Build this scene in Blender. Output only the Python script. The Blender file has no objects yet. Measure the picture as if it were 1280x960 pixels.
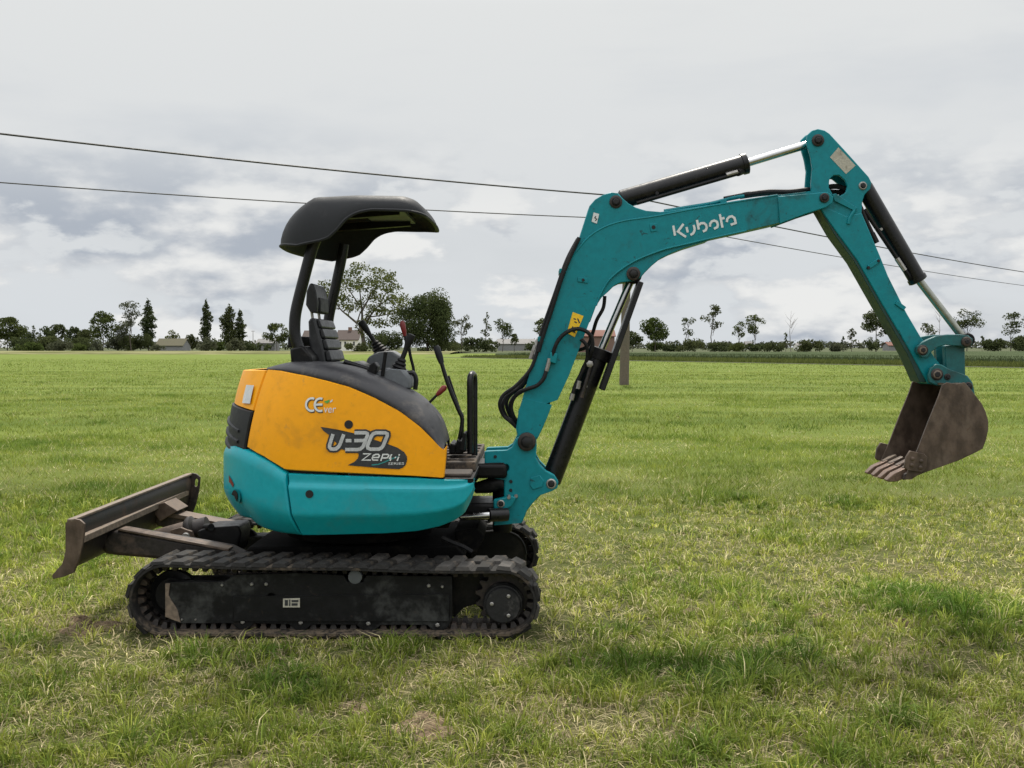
import bpy, bmesh, math, random
import numpy as np
from mathutils import Vector, Matrix, Euler
from mathutils.geometry import tessellate_polygon

R = math.radians
scene = bpy.context.scene
COL = scene.collection

# ------------------------------------------------------------------ camera
FPX = 1338.0                      # focal length in photo pixels (1280 wide)
DCAM, HCAM = 5.136, 1.42          # distance to the near track face, eye height
YAW, PITCH = math.atan(25 / FPX), math.atan(46 / FPX)
CAM = Vector((0, -DCAM, HCAM))
cam = bpy.data.cameras.new('camera')
cam.sensor_width = 36; cam.lens = 36 * FPX / 1280
cam.clip_start = 0.05; cam.clip_end = 6000
cam_o = bpy.data.objects.new('camera', cam); COL.objects.link(cam_o)
cam_o.location = CAM; cam_o.rotation_euler = (math.pi / 2 - PITCH, 0, YAW)
scene.camera = cam_o
ROT = Euler((math.pi / 2 - PITCH, 0, YAW)).to_matrix()

# ------------------------------------------------------------------ light
SUN_EL, SUN_AZ = R(58), R(4)      # the sun stands behind the machine
sun = bpy.data.lights.new('sun', 'SUN'); sun.energy = 4.1; sun.angle = R(4.0); sun.color = (1, .94, .83)
sun_o = bpy.data.objects.new('sun', sun); COL.objects.link(sun_o)
_d = Vector((math.sin(SUN_AZ) * math.cos(SUN_EL), math.cos(SUN_AZ) * math.cos(SUN_EL), math.sin(SUN_EL)))
sun_o.rotation_euler = _d.to_track_quat('Z', 'Y').to_euler(); sun_o.location = (0, 20, 30)

scene.view_settings.view_transform = 'Standard'
scene.view_settings.look = 'None'
scene.view_settings.exposure = 0.0
scene.view_settings.gamma = 1.0
scene.view_settings.use_curve_mapping = False
scene.cycles.use_denoising = True
scene.cycles.max_bounces = 8
scene.cycles.transparent_max_bounces = 8


class NT:
    """small node-tree helper"""
    def __init__(self, tree):
        self.t = tree; tree.nodes.clear()
    def n(self, kind, **kw):
        nd = self.t.nodes.new(kind)
        for k, v in kw.items(): setattr(nd, k, v)
        return nd
    def l(self, a, b): self.t.links.new(a, b)
    def inp(self, sock, v):
        if hasattr(v, 'is_output') or isinstance(v, bpy.types.NodeSocket): self.l(v, sock)
        elif isinstance(v, (tuple, list)) and len(v) == 3 and sock.type == 'RGBA': sock.default_value = (*v, 1)
        else: sock.default_value = v
    def math(self, op, a, b=0.0, clamp=False):
        m = self.n('ShaderNodeMath', operation=op, use_clamp=clamp); self.inp(m.inputs[0], a); self.inp(m.inputs[1], b); return m.outputs[0]
    def mix(self, f, a, b, blend='MIX'):
        m = self.n('ShaderNodeMix', data_type='RGBA', blend_type=blend)
        self.inp(m.inputs[0], f); self.inp(m.inputs[6], a); self.inp(m.inputs[7], b); return m.outputs[2]
    def smooth(self, v, lo, hi, a=0.0, b=1.0):
        m = self.n('ShaderNodeMapRange', interpolation_type='SMOOTHSTEP')
        self.inp(m.inputs[0], v); m.inputs[1].default_value = lo; m.inputs[2].default_value = hi
        m.inputs[3].default_value = a; m.inputs[4].default_value = b; return m.outputs[0]
    def noise(self, vec, scale, detail=4, rough=.55, dist=0.0):
        m = self.n('ShaderNodeTexNoise'); self.l(vec, m.inputs['Vector']); m.inputs['Scale'].default_value = scale
        m.inputs['Detail'].default_value = detail; m.inputs['Roughness'].default_value = rough; m.inputs['Distortion'].default_value = dist
        return m.outputs[0]
    def mapping(self, vec, scale=(1, 1, 1), loc=(0, 0, 0), rot=(0, 0, 0)):
        m = self.n('ShaderNodeMapping'); self.l(vec, m.inputs[0]); m.inputs[1].default_value = loc
        m.inputs[2].default_value = rot; m.inputs[3].default_value = scale; return m.outputs[0]


# sky: thin high overcast, brighter towards the zenith, cumulus banks low down
world = bpy.data.worlds.new('World'); scene.world = world; world.use_nodes = True
w = NT(world.node_tree)
tc = w.n('ShaderNodeTexCoord'); gen = tc.outputs['Generated']
sep = w.n('ShaderNodeSeparateXYZ'); w.l(gen, sep.inputs[0]); zz = w.math('MAXIMUM', sep.outputs[2], 0.0)
sky = w.n('ShaderNodeTexSky', sky_type='NISHITA'); sky.sun_disc = False
sky.sun_elevation = SUN_EL; sky.sun_rotation = SUN_AZ; sky.dust_density = 2.0
nish = w.mix(1.0, sky.outputs[0], (0.1, 0.1, 0.1), 'MULTIPLY')
grad = w.n('ShaderNodeValToRGB'); w.l(zz, grad.inputs[0])
el = grad.color_ramp.elements
el[0].position = 0.0; el[0].color = (.68, .715, .745, 1)
el[1].position = 1.0; el[1].color = (2.2, 2.22, 2.25, 1)
e = el.new(.10); e.color = (.69, .715, .735, 1)
e = el.new(.30); e.color = (.755, .77, .77, 1)
# cumulus banks: noise in a flattened space, lit from above (density falls off upwards -> bright tops, grey bases)
SKY_LOC = (2.33, 4.72, 3.24)
def cum(dz, det): return w.noise(w.mapping(gen, scale=(1, 1, 2.3), loc=(SKY_LOC[0], SKY_LOC[1], SKY_LOC[2] + dz)), 8.6, det, .55, .0)
n1 = cum(0, 10); n2 = cum(.05, 6); n3 = cum(.10, 3)
big = w.noise(w.mapping(gen, scale=(1, 1, 2.4), loc=(4.50, 0.57, .2)), 2.4, 3, .5)
low = w.smooth(zz, .10, .21, 1, 0)
dens = w.math('ADD', n1, w.math('MULTIPLY', w.math('SUBTRACT', big, .5), .85))
cover = w.math('MULTIPLY', w.smooth(dens, .44, .52), low)
light = w.smooth(w.math('SUBTRACT', n1, w.math('MULTIPLY', w.math('ADD', n2, n3), .5)), -.12, .14)
cumul = w.mix(light, (.425, .468, .532), (.83, .835, .825))
thin = w.noise(w.mapping(gen, scale=(1, 1, 4.0), loc=(2.35, 1.23, .3)), 2.2, 6, .5, .2)
veil = w.mix(w.math('MULTIPLY', w.smooth(thin, .50, .70), .38), grad.outputs[0], w.mix(.2, (.52, .55, .59), nish))
skyc = w.mix(cover, veil, cumul)
bg = w.n('ShaderNodeBackground'); w.l(skyc, bg.inputs[0]); bg.inputs[1].default_value = 1.0
out = w.n('ShaderNodeOutputWorld'); w.l(bg.outputs[0], out.inputs[0])


# ------------------------------------------------------------------ helpers
def ray(px, py):
    v = Vector(((px - 640) / FPX, -(py - 480) / FPX, -1.0)); return ROT @ v

def P(px, py, Y):
    """photo pixel -> point on the vertical plane y = Y (metres behind the near track face)"""
    d = ray(px, py); t = (Y + DCAM) / d.y; return CAM + d * t

def G(px, py):
    """photo pixel -> point on the ground"""
    d = ray(px, py); t = -HCAM / d.z; return CAM + d * t


class MB:
    def __init__(self): self.v = []; self.f = []
    def add(self, verts, faces):
        o = len(self.v); self.v += [tuple(q) for q in verts]; self.f += [tuple(i + o for i in f) for f in faces]; return self
    def box(self, a, b):
        x0, y0, z0 = a; x1, y1, z1 = b
        return self.add([(x0, y0, z0), (x1, y0, z0), (x1, y1, z0), (x0, y1, z0), (x0, y0, z1), (x1, y0, z1), (x1, y1, z1), (x0, y1, z1)],
                        [(3, 2, 1, 0), (4, 5, 6, 7), (0, 1, 5, 4), (1, 2, 6, 5), (2, 3, 7, 6), (3, 0, 4, 7)])
    def beam(self, p0, p1, w, h, up=(0, 0, 1)):
        p0, p1 = Vector(p0), Vector(p1); d = (p1 - p0).normalized(); s = d.cross(Vector(up)).normalized(); u = s.cross(d)
        vs = [p + s * (a * w / 2) + u * (b * h / 2) for p in (p0, p1) for a, b in ((-1, -1), (1, -1), (1, 1), (-1, 1))]
        return self.add(vs, [(3, 2, 1, 0), (4, 5, 6, 7), (0, 1, 5, 4), (1, 2, 6, 5), (2, 3, 7, 6), (3, 0, 4, 7)])
    def prism(self, pts, y0, y1, holes=()):
        """outline in x,z swept from y0 to y1"""
        loops = [[(p[0], p[-1]) for p in pts]] + [[(p[0], p[-1]) for p in h] for h in holes]
        flat = [q for lp in loops for q in lp]; n = len(flat)
        tris = tessellate_polygon([[Vector((a, b, 0)) for a, b in lp] for lp in loops])
        vs = [(a, y0, b) for a, b in flat] + [(a, y1, b) for a, b in flat]
        fs = []
        for t in tris:
            a, b, c = (Vector(flat[i]) for i in t)
            cr = (b - a).cross(c - a)
            if abs(cr) < 1e-12: continue
            t = t if cr > 0 else t[::-1]
            fs.append(tuple(t)); fs.append(tuple(i + n for i in t[::-1]))
        o = 0
        for lp in loops:
            m = len(lp)
            area = sum(lp[i][0] * lp[(i + 1) % m][1] - lp[(i + 1) % m][0] * lp[i][1] for i in range(m))
            rev = (area > 0) != (o > 0)
            for i in range(m):
                a, b = o + i, o + (i + 1) % m
                q = (b, a, a + n, b + n)
                fs.append(q if rev else q[::-1])
            o += m
        return self.add(vs, fs)
    def tube(self, path, r, n=10, caps=True):
        path = [Vector(p) for p in path]; m = len(path)
        rs = r if isinstance(r, (list, tuple)) else [r] * m
        t0 = (path[1] - path[0]).normalized()
        u = t0.orthogonal().normalized(); vs = []
        for i in range(m):
            t = (path[min(i + 1, m - 1)] - path[max(i - 1, 0)]).normalized()
            u = (u - t * u.dot(t)).normalized(); s = t.cross(u)
            for k in range(n):
                a = 2 * math.pi * k / n
                vs.append(path[i] + (u * math.cos(a) + s * math.sin(a)) * rs[i])
        fs = [(i * n + k, i * n + (k + 1) % n, (i + 1) * n + (k + 1) % n, (i + 1) * n + k) for i in range(m - 1) for k in range(n)]
        if caps: fs += [tuple(reversed(range(n))), tuple(range((m - 1) * n, m * n))]
        return self.add(vs, fs)
    def turned(self, p, d, prof, n=24):
        """profile [(t, r)] turned about the axis p + t*d"""
        p = Vector(p); d = Vector(d).normalized(); u = d.orthogonal().normalized(); s = d.cross(u); vs = []
        for t, r in prof:
            for k in range(n):
                a = 2 * math.pi * k / n; vs.append(p + d * t + (u * math.cos(a) + s * math.sin(a)) * r)
        m = len(prof)
        fs = [(i * n + k, i * n + (k + 1) % n, (i + 1) * n + (k + 1) % n, (i + 1) * n + k) for i in range(m - 1) for k in range(n)]
        fs += [tuple(reversed(range(n))), tuple(range((m - 1) * n, m * n))]
        return self.add(vs, fs)
    def grid(self, rows, close=False):
        n = len(rows[0]); vs = [q for r_ in rows for q in r_]
        fs = []
        for i in range(len(rows) - 1):
            for k in range(n if close else n - 1):
                fs.append((i * n + k, i * n + (k + 1) % n, (i + 1) * n + (k + 1) % n, (i + 1) * n + k))
        return self.add(vs, fs)


def spline(pts, sub=6):
    """Catmull-Rom through points (any dimension)"""
    pts = [Vector(p) for p in pts]; out = []
    for i in range(len(pts) - 1):
        p0, p1, p2, p3 = pts[max(i - 1, 0)], pts[i], pts[i + 1], pts[min(i + 2, len(pts) - 1)]
        for k in range(sub):
            t = k / sub
            out.append(.5 * ((2 * p1) + (p2 - p0) * t + (2 * p0 - 5 * p1 + 4 * p2 - p3) * t * t + (3 * p1 - p0 - 3 * p2 + p3) * t ** 3))
    out.append(pts[-1]); return out


def mk(name, mb, mat, parent=None, origin=None, bevel=0, seg=2, sharp=38, label=None, kind=None, fixn=True):
    me = bpy.data.meshes.new(name)
    org = Vector(origin) if origin is not None else (ROOT_LOC.get(parent.name, Vector()) if parent else Vector())
    me.from_pydata([tuple(Vector(v) - org) for v in mb.v], [], mb.f)
    if fixn:
        bm = bmesh.new(); bm.from_mesh(me); bmesh.ops.recalc_face_normals(bm, faces=bm.faces); bm.to_mesh(me); bm.free()
    me.polygons.foreach_set('use_smooth', [True] * len(me.polygons))
    me.set_sharp_from_angle(angle=R(sharp))
    me.materials.append(mat)
    o = bpy.data.objects.new(name, me); COL.objects.link(o)
    if parent:
        o.parent = parent
        if origin is not None: o.location = org - ROOT_LOC.get(parent.name, Vector())
        ROOT_LOC[o.name] = org if origin is not None else ROOT_LOC.get(parent.name, Vector())
    else:
        o.location = org; ROOT_LOC[o.name] = org
    if bevel:
        b = o.modifiers.new('bevel', 'BEVEL'); b.width = bevel; b.segments = seg; b.limit_method = 'ANGLE'; b.angle_limit = R(40)
        b.use_clamp_overlap = True
    if label: o['label'] = label
    if kind: o['kind'] = kind
    return o

ROOT_LOC = {}

def thing(name, loc, label, cat, group=None):
    o = bpy.data.objects.new(name, None); COL.objects.link(o); o.location = loc; o.empty_display_size = .2
    o['label'] = label; o['category'] = cat
    if group: o['group'] = group
    ROOT_LOC[o.name] = Vector(loc); return o

def tag(o, label, cat, group=None):
    o['label'] = label; o['category'] = cat
    if group: o['group'] = group
    return o


# ------------------------------------------------------------------ materials
def new_mat(name):
    m = bpy.data.materials.new(name); m.use_nodes = True; return m, NT(m.node_tree)

def surface(name, col, rough=.45, metal=0.0, dirt=(.12, .09, .06), dirt_amt=.25, dirt_scale=6, var=.12, bump=.1, bump_scale=120, coat=0.0,
            stretch=(1, 1, 1), scratch=0.0, scratch_col=(.05, .05, .05), low=None, spec=.5):
    """painted / plastic / steel surface: mottled colour, dusty patches, fine relief"""
    m, t = new_mat(name)
    obj = t.n('ShaderNodeTexCoord').outputs['Object']
    v = t.mapping(obj, scale=stretch)
    a = t.noise(v, dirt_scale, 6, .62, .4); b = t.noise(v, dirt_scale * 7, 4, .6)
    fine = t.noise(obj, bump_scale, 3, .6)
    base = t.mix(t.smooth(b, .3, .7, 0, 1), tuple(c * (1 - var) for c in col), tuple(min(1, c * (1 + var)) for c in col))
    f = t.math('MULTIPLY', t.smooth(t.math('ADD', a, t.math('MULTIPLY', t.math('SUBTRACT', b, .5), .35)), .5, .74), dirt_amt)
    c = t.mix(f, base, dirt)
    if low:                       # mud and dust settled towards the bottom, given as (z0, z1, amount) in object space
        s = t.n('ShaderNodeSeparateXYZ'); t.l(obj, s.inputs[0])
        g = t.math('MULTIPLY', t.smooth(s.outputs[2], low[0], low[1], 1, 0), t.math('MULTIPLY', t.smooth(b, .35, .6), low[2]))
        c = t.mix(g, c, dirt)
    if scratch:
        q = t.noise(t.mapping(obj, scale=(1, 1, 1)), 17, 8, .72, 1.2)
        g = t.math('MULTIPLY', t.smooth(q, .61, .66), scratch); c = t.mix(g, c, scratch_col)
    p = t.n('ShaderNodeBsdfPrincipled'); t.l(c, p.inputs['Base Color'])
    p.inputs['Metallic'].default_value = metal; p.inputs['Specular IOR Level'].default_value = spec
    t.l(t.math('ADD', t.math('MULTIPLY', f, .35), t.smooth(b, .2, .8, rough - .06, rough + .1)), p.inputs['Roughness'])
    if coat: p.inputs['Coat Weight'].default_value = coat; p.inputs['Coat Roughness'].default_value = .15
    if bump:
        bn = t.n('ShaderNodeBump'); bn.inputs['Strength'].default_value = bump; bn.inputs['Distance'].default_value = .004
        t.l(fine, bn.inputs['Height']); t.l(bn.outputs[0], p.inputs['Normal'])
    o = t.n('ShaderNodeOutputMaterial'); t.l(p.outputs[0], o.inputs[0]); return m

TEAL_C = (.008, .225, .245)
M = {}
M['teal'] = surface('teal_paint', (.004, .32, .38), .36, dirt=(.05, .16, .15), dirt_amt=.30, dirt_scale=5, var=.05, bump=.04, coat=.1, spec=.35)
M['teal_worn'] = surface('worn_teal_paint', (.001, .203, .240), .40, dirt=(.02, .055, .055), dirt_amt=.65, dirt_scale=4, var=.08, bump=.06, scratch=.75, scratch_col=(.012, .035, .035), spec=.3)
M['teal_dirty'] = surface('grimy_teal_paint', (.005, .105, .110), .42, dirt=(.022, .03, .026), dirt_amt=.8, dirt_scale=6, var=.15, bump=.1, scratch=.6, scratch_col=(.03, .03, .025))
M['teal_under'] = surface('dark_underside_paint', (.006, .042, .036), .5, dirt=(.02, .02, .016), dirt_amt=.7, dirt_scale=5, var=.2, bump=.1)  # much darker teal, used only on the arm's belly plate
M['yellow'] = surface('yellow_paint', (.90, .375, .003), .42, dirt=(.36, .17, .02), dirt_amt=.40, dirt_scale=4, var=.03, bump=.03, spec=.3, scratch=.3, scratch_col=(.38, .22, .07))
M['black'] = surface('black_paint', (.006, .006, .0065), .42, dirt=(.06, .05, .04), dirt_amt=.25, dirt_scale=8, var=.2, bump=.06, spec=0.2)
M['black_gloss'] = surface('black_hydraulic_paint', (.007, .007, .008), .30, dirt=(.05, .045, .04), dirt_amt=.2, dirt_scale=9, var=.2, bump=.03, spec=0.35)
M['under'] = surface('undercarriage_black', (.005, .005, .005), .85, dirt=(.03, .026, .02), dirt_amt=.5, dirt_scale=6, var=.2, bump=.2, spec=.08)
M['plastic'] = surface('black_canopy_plastic', (.013, .0145, .017), .56, dirt=(.07, .07, .07), dirt_amt=.25, dirt_scale=5, var=.15, bump=.12, bump_scale=260, spec=.3)
M['cap'] = surface('grey_hood_plastic', (.030, .030, .034), .46, dirt=(.17, .15, .13), dirt_amt=.45, dirt_scale=7, var=.15, bump=.12, bump_scale=260, spec=0.4)
M['console'] = surface('grey_console_plastic', (.12, .13, .14), .5, dirt=(.2, .18, .15), dirt_amt=.3, var=.1, bump=.1)
M['rubber'] = surface('track_rubber', (.022, .021, .020), .75, dirt=(.17, .13, .09), dirt_amt=.55, dirt_scale=7, var=.3, bump=.5, bump_scale=70, spec=0.2)
M['rubber_belt'] = surface('track_belt_rubber', (.022, .021, .020), .75, dirt=(.17, .13, .09), dirt_amt=.55, dirt_scale=7, var=.3, bump=.5, bump_scale=70, spec=0.2, low=(.0, .10, .75))
M['hub'] = surface('dusty_hub_paint', (.02, .02, .02), .6, dirt=(.12, .115, .105), dirt_amt=.75, dirt_scale=9, var=.2, bump=.15, spec=.25)
M['rubber_dirty'] = surface('muddy_track_rubber', (.055, .05, .045), .85, dirt=(.30, .22, .15), dirt_amt=.8, dirt_scale=4, var=.3, bump=.6, bump_scale=60)
M['frame'] = surface('black_track_frame_paint', (.007, .0072, .0075), .5, dirt=(.062, .064, .060), dirt_amt=.8, dirt_scale=3.6, var=.2, bump=.15, scratch=.3, scratch_col=(.06, .04, .03), spec=0.2)
M['rust'] = surface('brown_worn_steel', (.092, .065, .048), .46, metal=.35, dirt=(.16, .125, .095), dirt_amt=.75, dirt_scale=2.6, var=.35, bump=.3, bump_scale=45, scratch=.5, scratch_col=(.10, .055, .03), stretch=(1, 1, .6))
M['rust_dark'] = surface('dark_worn_steel', (.030, .025, .023), .5, metal=.3, dirt=(.13, .09, .065), dirt_amt=.6, dirt_scale=6, var=.3, bump=.25, bump_scale=45, scratch=.5, scratch_col=(.09, .05, .03))
M['rust_bar'] = surface('sandy_worn_steel', (.15, .115, .085), .65, dirt=(.26, .19, .13), dirt_amt=.6, dirt_scale=6, var=.3, bump=.25, bump_scale=45)
M['tooth'] = surface('bare_tooth_steel', (.15, .10, .075), .45, metal=.5, dirt=(.22, .10, .05), dirt_amt=.7, dirt_scale=14, var=.3, bump=.2, bump_scale=60)
M['chrome'] = surface('chrome_rod', (.55, .55, .55), .18, metal=1.0, dirt=(.3, .29, .27), dirt_amt=.25, bump=0, var=.03)
M['rod_dull'] = surface('dull_rod_steel', (.33, .34, .30), .34, metal=.9, dirt=(.2, .2, .16), dirt_amt=.4, bump=.03)
M['steel'] = surface('bare_bolt_steel', (.35, .34, .32), .45, metal=.8, dirt=(.15, .1, .07), dirt_amt=.5, dirt_scale=20, bump=.1)
M['hose'] = surface('hydraulic_hose', (.013, .013, .014), .5, dirt=(.06, .055, .05), dirt_amt=.3, bump=.1, bump_scale=300, spec=0.2)
M['vinyl'] = surface('seat_vinyl', (.022, .023, .025), .42, dirt=(.1, .1, .1), dirt_amt=.3, bump=.15, bump_scale=200, spec=0.4)
M['mud'] = surface('muddy_floor_mat', (.045, .036, .030), .85, dirt=(.17, .125, .085), dirt_amt=.8, dirt_scale=9, var=.4, bump=.7, bump_scale=50)
M['red'] = surface('red_plastic', (.17, .008, .008), .4, dirt_amt=.1, bump=0)
M['white_decal'] = surface('white_decal', (.66, .68, .68), .5, dirt=(.3, .3, .28), dirt_amt=.3, dirt_scale=20, var=.05, bump=0)
M['silver_decal'] = surface('silver_decal', (.46, .47, .48), .4, dirt=(.2, .2, .2), dirt_amt=.3, dirt_scale=18, var=.15, bump=0)
M['dark_decal'] = surface('charcoal_decal', (.026, .028, .032), .42, dirt_amt=.1, bump=0)
M['hole'] = surface('hollow_black', (.006, .006, .007), .6, dirt_amt=0, bump=0)
M['green_decal'] = surface('green_decal', (.10, .35, .05), .45, dirt_amt=.1, bump=0)
M['teal_decal'] = surface('teal_decal', (.02, .22, .22), .45, dirt_amt=.1, bump=0)
M['yellow_decal'] = surface('yellow_warning_decal', (.80, .50, .015), .5, dirt=(.2, .15, .05), dirt_amt=.2, bump=0)
M['label_decal'] = surface('worn_label', (.42, .40, .33), .55, dirt=(.14, .12, .09), dirt_amt=.9, dirt_scale=22, var=.2, bump=0)
M['lens'] = surface('lamp_lens', (.55, .57, .56), .18, dirt=(.3, .3, .28), dirt_amt=.3, var=.1, bump=0, coat=.5)
M['concrete'] = surface('pole_concrete', (.125, .10, .078), .85, dirt=(.1, .1, .085), dirt_amt=.5, dirt_scale=3, var=.15, bump=.5, bump_scale=30)
M['cable'] = surface('cable_black', (.02, .02, .021), .6, dirt_amt=0, bump=0)
M['brick'] = surface('house_brick', (.20, .125, .10), .9, dirt=(.2, .16, .12), dirt_amt=.4, dirt_scale=1, bump=0)
M['render'] = surface('white_house_wall', (.72, .71, .68), .9, dirt=(.4, .38, .34), dirt_amt=.3, dirt_scale=.6, bump=0)
M['greywall'] = surface('grey_shed_wall', (.22, .22, .22), .9, dirt=(.14, .14, .13), dirt_amt=.4, dirt_scale=.6, bump=0)
M['rooftile'] = surface('red_roof_tiles', (.12, .042, .026), .85, dirt=(.12, .08, .06), dirt_amt=.4, dirt_scale=.8, var=.2, bump=0)
M['roofbrown'] = surface('brown_roof_tiles', (.050, .033, .028), .85, dirt=(.10, .09, .08), dirt_amt=.5, dirt_scale=.8, var=.2, bump=0)
M['roofgrey'] = surface('grey_roof', (.16, .155, .15), .85, dirt=(.1, .09, .08), dirt_amt=.5, dirt_scale=.6, var=.2, bump=0)
M['roofmoss'] = surface('mossy_roof', (.075, .068, .038), .9, dirt=(.09, .11, .05), dirt_amt=.6, dirt_scale=.6, var=.2, bump=0)
M['glass'] = surface('window_glass', (.03, .035, .04), .12, dirt_amt=0, bump=0)
M['bark'] = surface('tree_bark', (.085, .070, .055), .9, dirt=(.13, .12, .10), dirt_amt=.5, dirt_scale=1.0, var=.25, bump=0)
M['deadwood'] = surface('dead_wood', (.17, .15, .13), .9, dirt=(.1, .09, .08), dirt_amt=.5, dirt_scale=1.0, var=.2, bump=0)


def leaf_mat(name, a, b, trans=.3):
    m, t = new_mat(name)
    at = t.n('ShaderNodeAttribute', attribute_name='tone')
    oi = t.n('ShaderNodeObjectInfo')
    c = t.mix(at.outputs['Fac'], a, b)
    c = t.mix(t.smooth(oi.outputs['Random'], 0, 1, 0, .35), c, (.085, .085, .035))
    d = t.n('ShaderNodeBsdfDiffuse'); t.l(c, d.inputs[0]); tr = t.n('ShaderNodeBsdfTranslucent'); t.l(c, tr.inputs[0])
    mx = t.n('ShaderNodeMixShader'); mx.inputs[0].default_value = trans; t.l(d.outputs[0], mx.inputs[1]); t.l(tr.outputs[0], mx.inputs[2])
    o = t.n('ShaderNodeOutputMaterial'); t.l(mx.outputs[0], o.inputs[0]); return m

M['leaf'] = leaf_mat('green_foliage', (.045, .066, .020), (.095, .122, .036))
M['leaf_dark'] = leaf_mat('dark_foliage', (.040, .055, .024), (.085, .104, .042))  # dark foliage, its colour lightened a little to paint in distance haze
M['leaf_light'] = leaf_mat('light_foliage', (.065, .085, .026), (.13, .145, .045))
M['leaf_grey'] = leaf_mat('grey_green_foliage', (.060, .070, .045), (.12, .13, .085))
M['crop'] = leaf_mat('crop_foliage', (.040, .060, .026), (.085, .11, .05), .2)
M['verge'] = leaf_mat('verge_grass', (.075, .10, .025), (.17, .20, .055), .25)


def grass_mat():
    m, t = new_mat('grass_blades')
    at = t.n('ShaderNodeAttribute', attribute_name='col')
    d = t.n('ShaderNodeBsdfPrincipled'); t.l(at.outputs['Color'], d.inputs['Base Color']); d.inputs['Roughness'].default_value = .65
    d.inputs['Specular IOR Level'].default_value = .15
    tr = t.n('ShaderNodeBsdfTranslucent'); t.l(at.outputs['Color'], tr.inputs[0])
    mx = t.n('ShaderNodeMixShader'); mx.inputs[0].default_value = .25; t.l(d.outputs[0], mx.inputs[1]); t.l(tr.outputs[0], mx.inputs[2])
    o = t.n('ShaderNodeOutputMaterial'); t.l(mx.outputs[0], o.inputs[0]); return m
M['grass'] = grass_mat()


def ground_mat():
    m, t = new_mat('field_ground')
    pos = t.n('ShaderNodeNewGeometry').outputs['Position']
    big = t.noise(pos, .11, 4, .6); mid = t.noise(pos, .9, 5, .6, .3); fine = t.noise(pos, 38, 5, .7)
    streak = t.noise(t.mapping(pos, scale=(.025, .55, 1), rot=(0, 0, R(2))), 1.0, 4, .6)
    g = t.mix(t.smooth(fine, .3, .7), (.040, .046, .016), (.125, .135, .042))
    s = t.mix(t.smooth(fine, .35, .7), (.095, .072, .040), (.33, .275, .15))
    dry = t.smooth(t.math('ADD', mid, t.math('MULTIPLY', t.math('SUBTRACT', big, .5), .6)), .46, .70)
    near = t.mix(t.math('MULTIPLY', dry, .75), g, s)
    far = t.mix(t.smooth(streak, .35, .65), (.098, .142, .022), (.158, .200, .038))
    far = t.mix(t.math('MULTIPLY', dry, .22), far, (.22, .24, .07))
    far = t.mix(t.smooth(fine, .3, .75, 0, .4), far, (.09, .12, .025))
    sp = t.n('ShaderNodeSeparateXYZ'); t.l(pos, sp.inputs[0])
    c = t.mix(t.smooth(sp.outputs[1], -1.5, 10), near, far)
    c = t.mix(t.smooth(sp.outputs[1], 225, 245), c, t.mix(t.smooth(streak, .4, .6), (.050, .062, .030), (.085, .095, .048)))
    p = t.n('ShaderNodeBsdfPrincipled'); t.l(c, p.inputs['Base Color']); p.inputs['Roughness'].default_value = .95
    p.inputs['Specular IOR Level'].default_value = .1
    bn = t.n('ShaderNodeBump'); bn.inputs['Strength'].default_value = .8; bn.inputs['Distance'].default_value = .05
    t.l(fine, bn.inputs['Height']); t.l(bn.outputs[0], p.inputs['Normal'])
    o = t.n('ShaderNodeOutputMaterial'); t.l(p.outputs[0], o.inputs[0]); return m
M['ground'] = ground_mat()

# ------------------------------------------------------------------ the setting
gb = MB(); gb.add([(-4000, -60, 0), (4000, -60, 0), (4000, 5000, 0), (-4000, 5000, 0)], [(0, 1, 2, 3)])
ground = mk('ground', gb, M['ground'], kind='structure')

# ------------------------------------------------------------------ the excavator
EX = thing('mini_excavator', (-.955, .775, 0), 'turquoise and yellow mini excavator with black canopy standing on the grass', 'excavator')
YC = .775

def px_outline(pts, Y): return [P(a, b, Y) for a, b in pts]

def ring_pts(px, py, Y, rpx, n=20):
    c = P(px, py, Y); r = rpx * (Y + DCAM) / FPX
    return [(c.x + r * math.cos(2 * math.pi * k / n), 0, c.z + r * math.sin(2 * math.pi * k / n)) for k in range(n)]

# ---- crawler tracks
C1, C2 = P(206, 750.5, 0), P(629.5, 754.5, 0)
MPX = DCAM / FPX
R1, R2 = 41.5 * MPX, 37.5 * MPX

def loop_path(off, n=18, sag=True):
    """closed side path of the belt's inner face, offset outward; counter-clockwise seen from the camera"""
    pts = []
    d = Vector((C2.x - C1.x, C2.z - C1.z)); L = d.length; a0 = math.atan2(d.y, d.x)
    phi = math.acos((R1 - R2) / L)
    for k in range(n + 1):                       # right end
        a = a0 - phi + (2 * phi) * k / n
        pts.append((C2.x + (R2 + off) * math.cos(a), C2.z + (R2 + off) * math.sin(a)))
    ta = a0 + phi
    p0 = Vector((C2.x + (R2 + off) * math.cos(ta), C2.z + (R2 + off) * math.sin(ta)))
    p1 = Vector((C1.x + (R1 + off) * math.cos(ta), C1.z + (R1 + off) * math.sin(ta)))
    for k in range(1, 24):                       # top run hangs a little on both sides of the carrier roller
        t = k / 24; q = p0.lerp(p1, t)
        s = -.007 * abs(math.sin(math.pi * t / .45)) if t < .45 else -.006 * abs(math.sin(math.pi * (t - .45) / .55))
        pts.append((q.x, q.y + s))
    for k in range(n + 1):
        a = a0 + phi + (2 * math.pi - 2 * phi) * k / n
        pts.append((C1.x + (R1 + off) * math.cos(a), C1.z + (R1 + off) * math.sin(a)))
    q0 = Vector(pts[-1]); q1 = Vector(pts[0])
    for k in range(1, 24): q = q0.lerp(q1, k / 24); pts.append((q.x, q.y))
    return pts

BELT = .019
TRW = .30
random.seed(3)

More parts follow.
